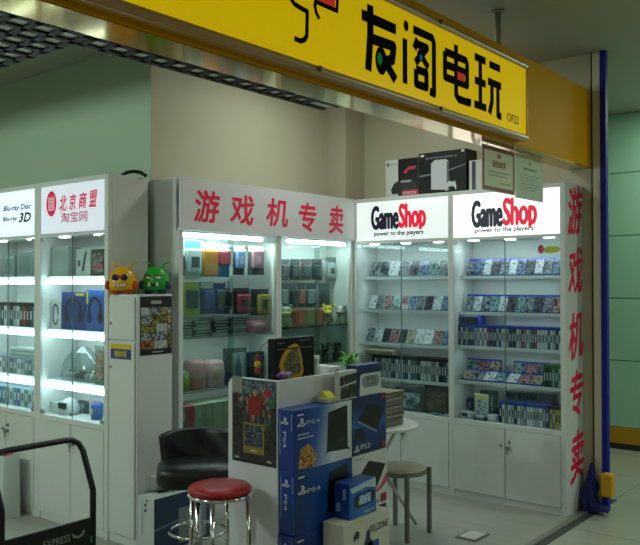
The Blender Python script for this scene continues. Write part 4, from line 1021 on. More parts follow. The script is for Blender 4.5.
# corner cabinet : three rows of leaning covers
rows = [(SHL[0], 369, 449, 265, .128, [0, 3, 2, 0, 3, 1, 6, 0]), (SHL[1], 367.5, 449, 300, .118, [2, 0, 4, 6, 4, 1, 0, 3, 2, 1]), (SHL[2], 365.5, 449, 332, .118, [0, 2, 3, 4, 3, 5, 2, 2, 4, 1])]
for r_, ((z_, rec), pa, pb, py, h, seq) in enumerate(rows):
    n = len(seq); y = rec + .012
    us = lin(tx(pa, py, y), min(tx(pb, py, y), .852), n)
    cover_row(0, us, z_, y, h, seq, 'clear', 'covers leaning in the corner cabinet', lambda i, n, c, r_=r_: '%s game cover, %s on the %s shelf of the cabinet in the inner corner' % (c, nthl(i, n), rowname[r_]))
# end cabinet : two rows
rows = [(SHR[0], 466, 561, 265, .130, [0, 1, 2, 3, 0, 2, 1, 3, 2, 0, 1]), (SHR[1], 464, 561, 300, .132, [0, 2, 0, 6, 2, 3, 6, 0, 3, 0, 4])]
for r_, ((z_, rec), pa, pb, py, h, seq) in enumerate(rows):
    n = len(seq); y = rec + .012
    us = lin(tx(pa, py, y), min(tx(pb, py, y), 1.700), n)
    cover_row(0, us, z_, y, h, seq, 'blue', 'covers leaning in the end cabinet', lambda i, n, c, r_=r_: '%s game cover, %s on the %s shelf of the brightest-sign cabinet' % (c, nthl(i, n), rowname[r_]))
# spine rows
SPC = {'white': 'd4dadc', 'grey': '7c868a', 'black': '1c2226', 'red': '9c2430', 'blue': '28468c', 'pale green': '9cb4a0', 'yellow': 'c8b83c', 'dark green': '1c4a34', 'silver': 'a4b0b4', 'teal': '3c7478'}
_sp = {}
def spine_mesh(w, d, h, body, col):
    key = (round(w, 4), d, h, body, col)
    if key not in _sp:
        b = MB(); b.box(-w / 2, w / 2, 0, d, 0, h)
        b._add([(-w / 2 + .0015, -.0004, .003), (w / 2 - .0015, -.0004, .003), (w / 2 - .0015, -.0004, h * .86), (-w / 2 + .0015, -.0004, h * .86)], [(0, 1, 2, 3)], 1)
        b._add([(-w * .22, -.0008, h * .30), (w * .22, -.0008, h * .30), (w * .22, -.0008, h * .66), (-w * .22, -.0008, h * .66)], [(0, 1, 2, 3)], 2)
        dark = col in ('white', 'silver', 'pale green', 'yellow')
        o = b.build('game_case', [CASEB[body], mat('spine_' + col, SPC[col], .3), mat('spine_text_d', '3c444c', .4) if dark else mat('spine_text_l', 'c0c8cc', .4)], loc=(0, 0, 0))
        _sp[key] = o; return o
    return dup(_sp[key], (0, 0, 0))
def spine_row(us, y, z, d, h, cols, body, group, lab, hv=.0, lean=0, fr='C'):
    n = len(us) - 1
    for i in range(n):
        c = cols[i % len(cols)]
        w = us[i + 1] - us[i] - .0008
        o = spine_mesh(w, d, h, body, c)
        if fr == 'C': o.location = ((us[i] + us[i + 1]) / 2, y, z + .0004); o.rotation_euler = (0, lean, 0)
        else: o.location = (y, (us[i] + us[i + 1]) / 2, z + .0004); o.rotation_euler = (0, 0, PI / 2)
        tag(o, lab(i, n, c), 'game case', group)
rs = random.Random(11)
def pickcols(n, wts):
    names = [k for k in wts]; return [rs.choices(names, [wts[k] for k in names])[0] for _ in range(n)]
z_, rec = SHL[3]; y = rec + .012
n = 32
spine_row(lin(tx(372, 366, y), .852, n), y, z_, .13, .172, pickcols(n, {'white': 4, 'grey': 3, 'black': 4, 'silver': 3, 'dark green': 3, 'red': 1, 'blue': 2, 'yellow': 1, 'teal': 2}), 'black', 'spines in the corner cabinet',
          lambda i, n, c: '%s-spined game case, %s in upright row, fourth shelf of the corner cabinet' % (c, nthl(i, n)))
z_, rec = SHR[2]; y = rec + .012
n = 42
spine_row(lin(max(.902, tx(457, 340, y)), 1.696, n), y, z_, .13, .150, pickcols(n, {'white': 6, 'grey': 3, 'black': 3, 'silver': 5, 'red': 2, 'blue': 2, 'pale green': 2, 'dark green': 1}), 'blue', 'spines in the end cabinet',
          lambda i, n, c: '%s-spined game case, %s in the long upright row of the brightest-sign cabinet' % (c, nthl(i, n)))
# blue box lying across the left end of that row
a = tx(458.5, 320, y); b2 = tx(477.5, 320, y)
o = carton('case_box', 'dark blue game set box lying on the left end of the long upright row', 'game box', a, b2, y + .01, y + .12, z_ + .152, z_ + .212, mat('setbox_blue', '1c348c', .3), None)
decal('window_print', 'Y', y + .01, [rect(a + .022, b2 - .012, z_ + .162, z_ + .206)], mat('setbox_dark', '16222c', .3), o)
# fourth shelf of the end cabinet: standing covers at the back, lying covers at the front, green spines
z_, rec = SHR[3]
us = lin(tx(465, 362, .15), tx(499, 362, .15), 3); cover_row(0, us, z_, .17, .150, [6, 4, 5], 'blue', 'standing covers in the end cabinet', lambda i, n, c: '%s game cover standing %s of rear left three, fourth shelf, brightest-sign cabinet' % (c, nthl(i, n)), tilt=.12, scale=38)
us = lin(tx(511, 363, .15), tx(548, 363, .15), 3); cover_row(0, us, z_, .17, .150, [6, 4, 0], 'blue', 'standing covers in the end cabinet', lambda i, n, c: '%s game cover standing %s of rear right three, fourth shelf, brightest-sign cabinet' % (c, nthl(i, n)), tilt=.12, scale=38)
us = lin(tx(460, 380, .05), tx(541, 380, .05), 7); cover_row(0, us, z_, .052, .110, [5, 0, 2, 6, 2, 4, 5], 'blue', 'reclining covers in the end cabinet', lambda i, n, c: '%s game cover lying back, %s of front seven in the brightest-sign cabinet' % (c, nthl(i, n)), tilt=.95, scale=38)
us = lin(tx(543, 376, .05), min(tx(561, 376, .05), 1.697), 6); spine_row(us, .052, z_, .12, .150, ['dark green', 'black', 'dark green', 'grey', 'dark green', 'pale green'], 'green', 'green-topped cases in the end cabinet', lambda i, n, c: '%s-spined game case with green top, %s of six beside the lying covers' % (c, nthl(i, n)))
# bottom of the end cabinet
zb = .5545
BS = .554
n = 16
us = lin(tx(499, 420, .06), tx(549, 420, .06), n)
spine_row(us, .06, zb, .125, .150, ['black', 'white', 'grey', 'white', 'silver', 'black', 'white', 'pale green', 'grey', 'white', 'white', 'silver', 'pale green', 'white', 'grey', 'blue'], 'blue', 'spines at the foot of the end cabinet', lambda i, n, c: '%s-spined game case, %s in the lowest row of the brightest-sign cabinet' % (c, nthl(i, n)))
us = lin(us[-1] + .004, tx(561, 420, .06), 4)
spine_row(us, .06, zb, .125, .150, ['yellow', 'grey', 'yellow', 'yellow'], 'black', 'spines at the foot of the end cabinet', lambda i, n, c: '%s-spined game case, %s of four at the right end of the lowest row' % (c, nthl(i, n)))
def box_item(name, label, cat, px0, px1, py0, py1, y0, d, zbase, m, print_m=None, group=None, inset=.12, hgt=None):
    a, b_ = tx(px0, (py0 + py1) / 2, y0), tx(px1, (py0 + py1) / 2, y0)
    if px1 < 450: a, b_ = max(a, .024), min(b_, .855)
    else: a, b_ = max(a, .901), min(b_, 1.71)
    top = onY(y0, (px0 + px1) / 2, py0).z if hgt is None else zbase + hgt
    top = min(top, .768)
    o = carton(name, label, cat, a, b_, y0, y0 + d, zbase, top, m, group)
    if print_m:
        w = b_ - a; h_ = top - zbase
        decal('print', 'Y', y0, [rect(a + w * inset, b_ - w * inset, zbase + h_ * .12, top - h_ * .2)], print_m, o)
    return o
DARKART = art_mat('dark_box_art', ['0c1012', '20282a', '3c4848', '141a1c'], 18)
box_item('game_box', 'small navy box at the lower left of the brightest-sign cabinet', 'game box', 462, 472, 398, 430, .18, .08, zb, mat('navy_box', '1c3058', .35), MATS['cover_blue'])
box_item('game_box', 'dark green box standing behind the pale card in the brightest-sign cabinet', 'game box', 480, 495, 391, 430, .16, .05, zb, mat('dkgreen_box', '143c2c', .35), MATS['cover_teal'])
box_item('display_card', 'pale card with yellow top strip at the foot of the brightest-sign cabinet', 'card', 474.5, 488, 394, 420, .12, .02, zb, mat('pale_card', 'bcc4b8', .4), MATS['cover_pale'])
decal('strip', 'Y', .12, [rect(tx(475, 396, .12), tx(487.5, 396, .12), onY(.12, 480, 398).z, onY(.12, 480, 395).z)], MATS['label_yellow2'], bpy.data.objects['display_card'])
t = thing('gadget', 'white handheld gadget lying at the lower left of the brightest-sign cabinet', 'gadget', (tx(464, 416, .07), .07, zb))
a, b2 = tx(457, 416, .07), tx(471, 416, .07)
a = max(a, .895)
MB().box(a + .01, b2, .07, .13, zb, zb + .05, bev=.012).build('shell', mat('gadget_white', 'c4ccd0', .3), t)
MB().box(a + .03, b2 - .03, .066, .0705, zb + .015, zb + .04).build('screen', mat('gadget_screen', '3c4c60', .2), t)
t = thing('gadget', 'grey controller lying in front of the pale card in the brightest-sign cabinet', 'controller', (tx(479, 420, .05), .06, zb))
a, b2 = tx(472, 420, .05), tx(487, 420, .05)
MB().ball(((a + b2) / 2, .075, zb + .018), (b2 - a) / 2, .025, .018).build('shell', mat('pad_grey', '8c9aa4', .35), t)
for s_ in (a + .02, b2 - .02): MB().ball((s_, .062, zb + .016), .018, .022, .016).build('grip', mat('pad_dark', '3c4858', .4), t)
t = MB(Matrix.Translation((tx(491.5, 418, .07), .09, zb))).lathe([(.025, 0), (.034, .002), (.042, .045), (.040, .045), (.032, .006), (.001, .006)], 24, cap=False).build('cup', mat('cup_white', 'd4dadc', .3)); tag(t, 'white cup between the controller and the lowest game row', 'cup')
box_item('game_box', 'smoky dark box lying behind the lowest game row, end cabinet', 'game box', 506, 553, 393, 430, .20, .06, zb, DARKART)
# corner cabinet: flat beige box on the spines, dark boxes at the foot
z_, rec = SHL[3]
a, b2 = tx(365, 352, rec + .012), tx(392, 352, rec + .012)
o = carton('flat_box', 'flat beige box lying on top of the upright row in the corner cabinet', 'box', a, b2, rec + .01, rec + .12, z_ + .1735, z_ + .21, mat('beige_box', '8c8a70', .5)); decal('edge_print', 'Y', rec + .01, [rect(a, b2, z_ + .174, z_ + .18)], mat('beige_dk', '5c5a48', .5), o)
box_item('game_box', 'dark wide box with pale print at the foot of the corner cabinet', 'game box', 395, 423.5, 388, 425, .09, .07, zb, mat('smoke_box', '2c3c3e', .3), art_mat('smoke_art', ['24343a', '5c7478', '9cb4b4', '34484c'], 16))
box_item('game_box', 'tall dark box standing beside the post, foot of the corner cabinet', 'game box', 424.5, 448.5, 382, 425, .09, .07, zb, mat('tall_dark', '1a1c1a', .3), art_mat('tall_art', ['141412', '34302a', '5c5648', '1c2024'], 18))
box_item('game_box', 'black box at the left foot of the corner cabinet behind the magazines', 'game box', 378, 393, 388, 425, .09, .07, zb, mat('foot_black', '15191a', .35), DARKART)
t = thing('saucer', 'teal dish in front of the tall dark box, corner cabinet', 'dish', (tx(437, 414, .05), .06, zb)); M = Matrix.Translation((tx(436, 414, .05), .062, zb))
MB(M).lathe([(.025, 0), (.05, .012), (.048, .014), (.022, .004), (.001, .004)], 24, cap=False, sy=.5).build('dish', mat('teal_dish', '3c9a98', .3), t)
# small yellow and red sticker on the end cabinet's glass
p, q = onY(.008, 541, 246), onY(.008, 558, 253)
t = thing('sticker', 'yellow and red splash sticker on the glass of the brightest-sign cabinet', 'sticker', ((p.x + q.x) / 2, .009, q.z))
cx, cz = (p.x + q.x) / 2, (p.z + q.z) / 2
b = MB(); b.prism([(cx + .07 * math.cos(2 * PI * k / 20) * (1 if k % 2 else .8) + .015, cz + .028 * math.sin(2 * PI * k / 20) * (1 if k % 2 else .75)) for k in range(20)], .0085, .0095, axis='y'); b.build('splash', mat('splash_yellow', 'b4b83c', .4), t)
b = MB(); b.prism([(cx - .06 + .022 * math.cos(2 * PI * k / 16), cz + .004 + .03 * math.sin(2 * PI * k / 16)) for k in range(16)], .007, .0084, axis='y'); b.build('spot', mat('splash_red', 'b43048', .4), t)

# cartons on top of the cabinets
def topbox(name, label, px0, px1, py0, y0, d, m, side=None):
    a, b_ = tx(px0, 180, y0), tx(px1, 180, y0); top = onY(y0, (px0 + px1) / 2, py0).z
    return carton(name, label, 'carton', a, b_, y0, y0 + d, H + .001, top, m, None, side), a, b_, top
o, a, b_, top = topbox('console_carton', 'white and black console carton with a car print on top of the corner cabinet', 385.5, 418, 159, .03, .12, mat('xb_white', 'c8ccc8', .35))
U = lambda q_: a + (b_ - a) * q_; V = lambda q_: H + (top - H) * q_
decal('band_print', 'Y', .03, [rect(U(.40), U(1), V(0), V(1))], mat('xb_black', '0a0b0d', .4, spec=.3), o)
decal('car_print', 'Y', .03, [[(U(.20), V(.08)), (U(.95), V(.05)), (U(.97), V(.3)), (U(.82), V(.44)), (U(.5), V(.46)), (U(.28), V(.36)), (U(.18), V(.2))]], mat('car_ink', '24262c', .25), o, .002)
decal('car_print', 'Y', .03, [rect(U(.48), U(.80), V(.36), V(.42))], mat('car_glass', '8c9098', .25), o, .0026)
decal('badge', 'Y', .03, [rect(U(.52), U(1), V(.02), V(.15))], mat('xb_red', 'c0283c', .35), o, .003)
decal('badge', 'Y', .03, [[(U(.55), V(.62)), (U(.72), V(.78)), (U(.96), V(.78)), (U(.92), V(.70)), (U(.72), V(.69)), (U(.66), V(.60))]], mat('xb_red', 'c0283c', .35), o, .003)
decal('orb', 'Y', .03, [ell(U(.08), V(.88), .014, .014)], mat('orb_green', '5c7c6c', .35), o)
text('XBOX 360', 'Y', .03, U(.15), U(.38), V(.85), V(.91), mat('print_grey2', '6c7074', .4), o)
text('FORZA', 'Y', .03, U(.55), U(.95), V(.04), V(.11), WPR, o, .01, .2, .0035)
o, a, b_, top = topbox('console_carton', 'large black console carton with a silver console print on top of the cabinets', 418.8, 466.5, 151, .03, .16, mat('ps3_black', '08090b', .4, spec=.3))
U = lambda q_: a + (b_ - a) * q_; V = lambda q_: H + (top - H) * q_
decal('streak_print', 'Y', .03, [[(U(0), V(.42)), (U(.5), V(.47)), (U(.98), V(.62)), (U(.98), V(.64)), (U(.5), V(.50)), (U(0), V(.46))]], mat('streak_grey', '7c8088', .3), o)
decal('console_print', 'Y', .03, [[(U(.27), V(.10)), (U(.65), V(.06)), (U(.64), V(.74)), (U(.58), V(.80)), (U(.34), V(.80)), (U(.27), V(.72))]], mat('console_silver', 'c4c8d0', .25), o, .002)
decal('console_print', 'Y', .03, [rect(U(.60), U(.645), V(.07), V(.74))], mat('console_silver_d', '64686e', .25), o, .0026)
text('PLAYSTATION 3', 'Y', .03, U(.16), U(.80), V(.835), V(.88), MATS['print_silver'], o, .01, 0, .002)
decal('pad_print', 'Y', .03, [[(U(.57), V(.04)), (U(.60), V(.22)), (U(.66), V(.27)), (U(.72), V(.24)), (U(.77), V(.27)), (U(.80), V(.12)), (U(.79), V(.04)), (U(.74), V(.14)), (U(.63), V(.14)), (U(.61), V(.04))]], mat('pad_silver', 'c4c8cc', .3), o, .003)
decal('badge', 'Y', .03, [rect(U(.04), U(.12), V(.91), V(.96)), rect(U(.90), U(.96), V(.93), V(.98))], WPR, o)
o, a, b_, top = topbox('console_carton', 'narrow white carton with a dark stripe behind the red-bordered certificate', 469, 500, 159, .05, .14, mat('nw_white', 'cccfcc', .35))
U = lambda q_: a + (b_ - a) * q_; V = lambda q_: H + (top - H) * q_
decal('stripe_print', 'Y', .05, [rect(U(.10), U(.22), V(.03), V(.96)), [(U(.50), V(.05)), (U(.6), V(.3)), (U(.75), V(.3)), (U(.75), V(.05))]], mat('nw_navy', '24283c', .3), o)

# ------------------------------------------------------------------ wide show window stock
XH = -.08
ty = lambda px, py, x: onX(x, px, py).y
tz = lambda px, py, x: onX(x, px, py).z
def hang_pack(label, px0, px1, py0, py1, card, body, head=None, brect=(.12, .88, .12, .72), x=XH, thick=.03, cat='hanging pack', win=None):
    y0, y1 = ty(px0, (py0 + py1) / 2, x), ty(px1, (py0 + py1) / 2, x); z1, z0 = tz((px0 + px1) / 2, py0, x), tz((px0 + px1) / 2, py1, x)
    lo_, hi_ = (-1.790, -.911) if px1 < 275 else (-.866, -.024)
    if y1 > hi_: y0 -= (y1 - hi_) * .6; y1 = hi_
    if y0 < lo_: y0 = lo_
    t = thing('hanging_pack', label, cat, (x, (y0 + y1) / 2, z0), 'packs hanging in the show windows')
    MB().box(x - .006, x, y0, y1, z0, z1, bev=.002).build('card', card, t)
    a, b_, c, d = brect; w, h_ = y1 - y0, z1 - z0
    b = MB(); b.box(x, x + thick, y0 + w * a, y0 + w * b_, z0 + h_ * c, z0 + h_ * d, bev=min(thick * .42, w * .2))
    b.build('pouch', body, t)
    if head: MB().box(x, x + .002, y0 + .003, y1 - .003, z1 - h_ * .2, z1 - .003).build('header', head, t)
    if win: MB().box(x + thick, x + thick + .002, y0 + w * (a + .2), y0 + w * (b_ - .2), z0 + h_ * (c + .15), z0 + h_ * (d - .2)).build('picture', win, t)
    MB().tube([(x - .003, (y0 + y1) / 2, z1 - .014), (-D_B + .0125, (y0 + y1) / 2, z1 - .014)], .003, 6).build('peg', STEEL, t)
    return t
pm = lambda n_, h_, **k: mat(n_, h_, k.pop('rough', .5), **k)
WCARD = pm('card_white', 'c0c8cc'); YG = pm('card_lime', 'a4b43c'); BCARD = pm('card_blue', '2c7cc0'); KCARD = pm('card_black', '16181c'); GCARD = pm('card_grey', '4c5456')
hang_pack('white and sky-blue pack with a headset print in the wide show window', 184, 200.5, 240, 280, WCARD, pm('p_skywhite', 'b4c8d4'), BCARD, (.06, .94, .16, .78), win=pm('p_headset', '24344c'))
hang_pack('mustard yellow cloth pouch hanging in the top row of the wide show window', 201, 216, 243, 277, pm('card_tan', 'b49a5c'), pm('p_mustard', 'b87a1c'), WCARD, (.02, .98, .02, .80))
hang_pack('crimson and blue pouch hanging beside the mustard pouch', 216.5, 229.5, 244, 277, BCARD, pm('p_crimson', 'a83448'), WCARD, (.04, .96, .36, .80))
hang_pack('pale blue soft case in a dark-backed pack, top row', 233, 244.5, 246, 275, GCARD, pm('p_paleblue', '6c8cc0'), WCARD, (.14, .86, .22, .85), win=pm('p_paleblue2', '9cacc8'))
hang_pack('dusty pink soft case in a dark-backed pack, top row', 248, 264, 246, 275, GCARD, pm('p_dusty', 'b07c8c'), WCARD, (.16, .84, .22, .85), win=pm('p_dusty2', 'c49cac'))
hang_pack('dark pack at the left edge of the top row, wide show window', 178.5, 183, 246, 280, pm('card_dk', '1c2c2c'), pm('p_dk', '142424'), YG)
hang_pack('lime green carded navy pouch in the second row, wide show window', 182, 199, 282, 315, YG, pm('p_navy', '1c2c50'), None, (.2, .84, .2, .78))
hang_pack('deep blue boxed pack in the second row beside the lime one', 200, 213, 282, 314, pm('card_deep', '1c3478'), pm('p_deep', '24448c'), WCARD, (.08, .92, .1, .74))
hang_pack('blue pack with an oval net window in the second row', 213.5, 224, 283, 314, pm('card_deep2', '243c80'), pm('p_net', '4c6074'), None, (.14, .9, .14, .8), win=pm('p_netgold', '6c6c50'))
hang_pack('black narrow pack between the blue packs and the red pouch pack', 224.5, 230, 282, 314, KCARD, pm('p_black', '181c20'), WCARD)
hang_pack('black-backed pack with two red pouches, second row', 233, 249.5, 288, 314, KCARD, pm('p_red', 'a02c40'), KCARD, (.16, .94, .06, .76), win=pm('p_band', '2c2428'))
hang_pack('black-backed pack with yellow pouch, second row near the post', 251, 268.5, 289, 315, KCARD, pm('p_yel', 'b09c34'), KCARD, (.3, .98, .04, .80), win=pm('p_band', '2c2428'))
# piles of flat cases on the upper shelf of the wide window
k = 0
def flat_pile(x0, x1, y0, y1, z0, n, h, cols, where, cat, name):
    rr = random.Random(int(y0 * 1000))
    for i in range(n):
        hexn, hexc = cols[i % len(cols)]
        d = rr.uniform(-.006, .006)
        b = MB(); b.box(x0 + d, x1 + d, y0 + d, y1 + d, z0 + i * h + .0005, z0 + (i + 1) * h - .0004, bev=.002); b._add([(x1 + d + .0006, y0 + d + .01, z0 + i * h + h * .25), (x1 + d + .0006, y1 + d - .01, z0 + i * h + h * .25), (x1 + d + .0006, y1 + d - .01, z0 + i * h + h * .7), (x1 + d + .0006, y0 + d + .01, z0 + i * h + h * .7)], [(0, 1, 2, 3)], 1)
        o = b.build(name, [mat('flat_' + hexn, hexc, .35), mat('flat_edge', 'a4b0ae', .4)])
        pos = 'topmost' if i == n - 1 else 'lowest' if i == 0 else ORD[n - 1 - i] + ' from top'
        tag(o, '%s flat case, %s of pile %s' % (hexn, pos, where), cat, 'flat cases piled in the wide show window')
zsh = 1.1925
fc = [('black', '14181a'), ('charcoal', '2c3436'), ('silver', '8c9694'), ('black', '14181a'), ('charcoal', '2c3436')]
flat_pile(-.2, -.06, ty(181, 325, -.06), ty(193, 325, -.06), zsh, 6, .019, fc[1:], 'at the upper shelf left end, wide window', 'flat case', 'flat_case')
flat_pile(-.2, -.06, ty(194.5, 325, -.06), ty(212, 325, -.06), zsh, 5, .021, fc, 'second along the upper shelf, wide window', 'flat case', 'flat_case')
flat_pile(-.2, -.06, ty(213.5, 325, -.06), ty(229, 325, -.06), zsh, 6, .0195, fc[2:] + fc[:2], 'third along the upper shelf, wide window', 'flat case', 'flat_case')
flat_pile(-.2, -.06, ty(230.5, 325, -.06), ty(246, 325, -.06), zsh, 6, .018, fc, 'beside the pink pouch, wide window', 'flat case', 'flat_case')
def soft(name, label, cat, x, py_, px0, px1, z0, h, d, m, m2=None, tilt=0, group=None):
    y0, y1 = ty(px0, py_, x), ty(px1, py_, x)
    if y1 > -.912: y0 -= y1 + .912; y1 = -.912
    y0 = max(y0, -1.788)
    t = thing(name, label, cat, (x - d / 2, (y0 + y1) / 2, z0), group)
    M = Matrix.Translation((x - d / 2, (y0 + y1) / 2, z0 + .001))
    w = (y1 - y0) / 2
    b = MB(M); vs = []; fs = []; L = [(0, .88), (.08, .97), (.5, 1), (.85, .94), (.97, .80), (1.0, .5)]; n = 24
    for zz, s in L:
        for k in range(n):
            a = 2 * PI * k / n; ca, sa = math.cos(a), math.sin(a); e = .5
            vs.append((d / 2 * s * abs(ca) ** e * (1 if ca >= 0 else -1), w * s * abs(sa) ** e * (1 if sa >= 0 else -1) * (1 + .03 * math.sin(7 * zz + k)), h * zz))
    for i in range(len(L) - 1):
        for k in range(n): fs.append((i * n + k, i * n + (k + 1) % n, (i + 1) * n + (k + 1) % n, (i + 1) * n + k))
    fs.append(tuple(reversed(range(n)))); fs.append(tuple((len(L) - 1) * n + k for k in range(n)))
    b._add(vs, fs, 0, True); b.build('body', m, t)
    if m2:
        MB(M).ball((d / 2 - .004, 0, h * .52), .012, w * .55, h * .26).build('front_patch', m2, t)
    return t
PNK = pm('bag_pink', 'b88490'); PNK2 = pm('bag_palepink', 'c8a8ac')
soft('pouch', 'shiny pink pouch lying at the post end of the upper shelf, wide window', 'pouch', -.05, 325, 248, 271, zsh, .088, .12, pm('p_shinypink', 'b87888', rough=.25), pm('p_shinypink2', 'cc9ca8', rough=.3))
zs2 = .8485
soft('pouch', 'green soft bag at the left end of the lower shelf, wide window', 'pouch', -.05, 372, 181, 191.5, zs2, .13, .12, pm('bag_green', '6c8c64'), pm('bag_lime', '94a84c'))
soft('pouch', 'pink plush bag beside the green bag on the lower shelf', 'pouch', -.06, 372, 192.5, 208, zs2, .19, .12, PNK)
soft('pouch', 'pale pink plush pouch with a cream patch beside the glass bottle card', 'pouch', -.06, 372, 209, 227, zs2, .18, .12, PNK2, pm('bag_cream', 'c0b4a0'))
def bwin(name, label, cat, px0, px1, py0, py1, x, d, z0, m, pr=None, group=None):
    y0, y1 = ty(px0, (py0 + py1) / 2, x), ty(px1, (py0 + py1) / 2, x); z1 = tz((px0 + px1) / 2, py0, x)
    o = carton(name, label, cat, x - d, x, y0, y1, z0, z1, m, group)
    if pr: decal('print', 'X', x, [rect(y0 + (y1 - y0) * .14, y1 - (y1 - y0) * .14, z0 + (z1 - z0) * .12, z1 - (z1 - z0) * .12)], pr, o)
    return o
o = bwin('display_box', 'grey display box with a pale bottle shape on the lower shelf, wide window', 'box', 229, 247, 348, 388, -.08, .06, zs2, pm('box_greyd', '4c5a60'), pm('box_palegrey', '8c9ca0'))
y_ = (ty(229, 370, -.08) + ty(247, 370, -.08)) / 2
decal('bottle_print', 'X', -.08, [[(y_ - .03, zs2 + .05), (y_ + .03, zs2 + .05), (y_ + .03, zs2 + .13), (y_ + .012, zs2 + .16), (y_ + .012, zs2 + .2), (y_ - .012, zs2 + .2), (y_ - .012, zs2 + .16), (y_ - .03, zs2 + .13)]], pm('bottle_ink', '4c6878'), o, .003)
bwin('display_box', 'dark flat box standing on the lower shelf behind the dangling charm', 'box', 249, 264, 352, 390, -.10, .05, zs2, pm('box_dk', '1c2628'), DARKART)
# binders at the foot of the wide window
zf = .5755
cols_b = [('dark green', '34503c'), ('red', 'a8203c'), ('sage', '7c9078'), ('sage', '7c9078'), ('pale sage', '90a088'), ('sage', '7c9078'), ('pale sage', '90a088'), ('dark green', '34503c'), ('sage', '7c9078')]
XB = -.026
yy = ty(180.5, 418, XB)
BH = tz(200, 404.5, XB) - zf
for i, (cn, hx) in enumerate(cols_b):
    w = ty(180.5 + 9.0 * (i + 1), 418, XB) - ty(180.5 + 9.0 * i, 418, XB) if i != 0 else ty(186, 418, XB) - yy
    t = thing('binder', '%s ring binder, %s along the foot of the wide show window' % (cn, nthl(i, 99)), 'binder', (-.12, yy + w / 2, zf), 'binders at the foot of the wide show window')
    MB().box(-.20, XB, yy + .001, yy + w - .001, zf, zf + BH, bev=.003).build('cover', mat('binder_' + cn, hx, .4), t)
    MB().box(XB, XB + .0015, yy + w * .3, yy + w * .7, zf + BH * .55, zf + BH * .85).build('spine_label', mat('binder_label_red', '8c1830') if cn == 'red' else mat('binder_label', '9ca494'), t)
    yy += w
# ------------------------------------------------------------------ narrow show window stock
for i, (px0, px1, hx, nm) in enumerate(((280, 289, '5c6a68', 'smoky grey'), (290, 300, '24302e', 'black'), (301, 311, '6c4c44', 'rusty'), (312, 322, '2c3836', 'charcoal'))):
    hang_pack('%s carded pack, %s in the top row of the narrow show window' % (nm, nthl(i, 5)), px0, px1, 259, 280, pm('nc_' + nm, hx), pm('nb_' + nm, '3c4a48'), GCARD, x=-.16, thick=.02)
hang_pack('whitish striped card at the post end, top row, narrow show window', 326, 337, 257, 280, pm('nc_white', '8c9c98'), pm('nb_white', '9cacac'), GCARD, x=-.16, thick=.02, win=pm('nb_stripe', '2c3438'))
for i, (px0, px1, hx, nm) in enumerate(((280, 288, '74807c', 'pale grey'), (289, 297, '1c2426', 'black'), (298, 305, 'a46c64', 'salmon'), (306, 316, '7c8c8c', 'silver'), (320, 329, '3c4846', 'dark'))):
    hang_pack('%s pack, %s in the second row of the narrow show window' % (nm, nthl(i, 5)), px0, px1, 283, 307, pm('nd_' + nm, '4c5856'), pm('ne_' + nm, hx), GCARD, x=-.16, thick=.02)
zg = 1.2145
for i, (hx, nm) in enumerate((('b8702c', 'orange'), ('a84c2c', 'rust red'), ('748440', 'olive'), ('bc7438', 'amber'))):
    px0 = 288 + 9.3 * i
    o = bwin('toy_box', '%s cube-like toy box, %s of four on the glass shelf' % (nm, nthl(i, 4)), 'toy box', px0 + .3, px0 + 9, 310, 328, -.12, .075, zg, pm('tb_' + nm, hx), pm('tbp_' + nm, {'orange': '6c3c1c', 'rust red': 'b06c44', 'olive': '86904c', 'amber': 'c07c3c'}[nm]), 'toy boxes on the glass shelf')
def figurine(name, label, cat, px, py0, x, body, belly, ear, spots=None):
    y = ty(px, 318, x); h = tz(px, py0, x) - zg; s = h / .108
    t = thing(name, label, cat, (x, y, zg))
    M = Matrix.Translation((x, y, zg + .0005)) @ Matrix.Rotation(-PI / 2 * .55 + PI, 4, 'Z') @ Matrix.Rotation(PI, 4, 'Z') @ Matrix.Scale(s, 4)
    # local -y forward after rotation towards the hall
    MB(M).lathe([(.022, 0), (.03, .006), (.032, .03), (.025, .05), (.012, .06)], 20).build('body', belly, t)
    MB(M).ball((0, 0, .082), .033, .031, .030).build('head', body, t)
    MB(M).ball((.024, 0, .070), .020, .027, .016).build('muzzle', ear, t)
    for sg_ in (-1, 1):
        MB(M).ball((-.004, sg_ * .026, .110), .008, .010, .013).build('ear', body, t)
        MB(M).ball((.026, sg_ * .013, .092), .005, .005, .006).build('eye', BLACK, t)
        MB(M).ball((.018, sg_ * .014, .007), .014, .011, .007).build('foot', ear, t)
    if spots: MB(M).ball((.0, .022, .098), .018, .014, .014).build('patch', spots, t)
    return t
figurine('hippo_figurine', 'yellow hippo figurine on the glass shelf beside the toy boxes', 'figurine', 328, 306, -.092, pm('hip_yellow', 'c8b820'), pm('hip_dk', '4c5a20'), pm('hip_pale', 'd0c860'))
figurine('cow_figurine', 'white cow figurine with pinkish muzzle at the corner end of the glass shelf', 'figurine', 340, 306, -.088, pm('cow_white', 'd0d4cc'), pm('cow_green', '9cb48c'), pm('cow_pink', 'c8a89c'), pm('cow_patch', '5c5c54'))
figurine('animal_figurine', 'pale green and white figurine at the left end of the glass shelf', 'figurine', 286, 307, -.092, pm('fig_pale', 'b4c4b4'), pm('fig_green', '6c9460'), pm('fig_lime', 'a8b048'))
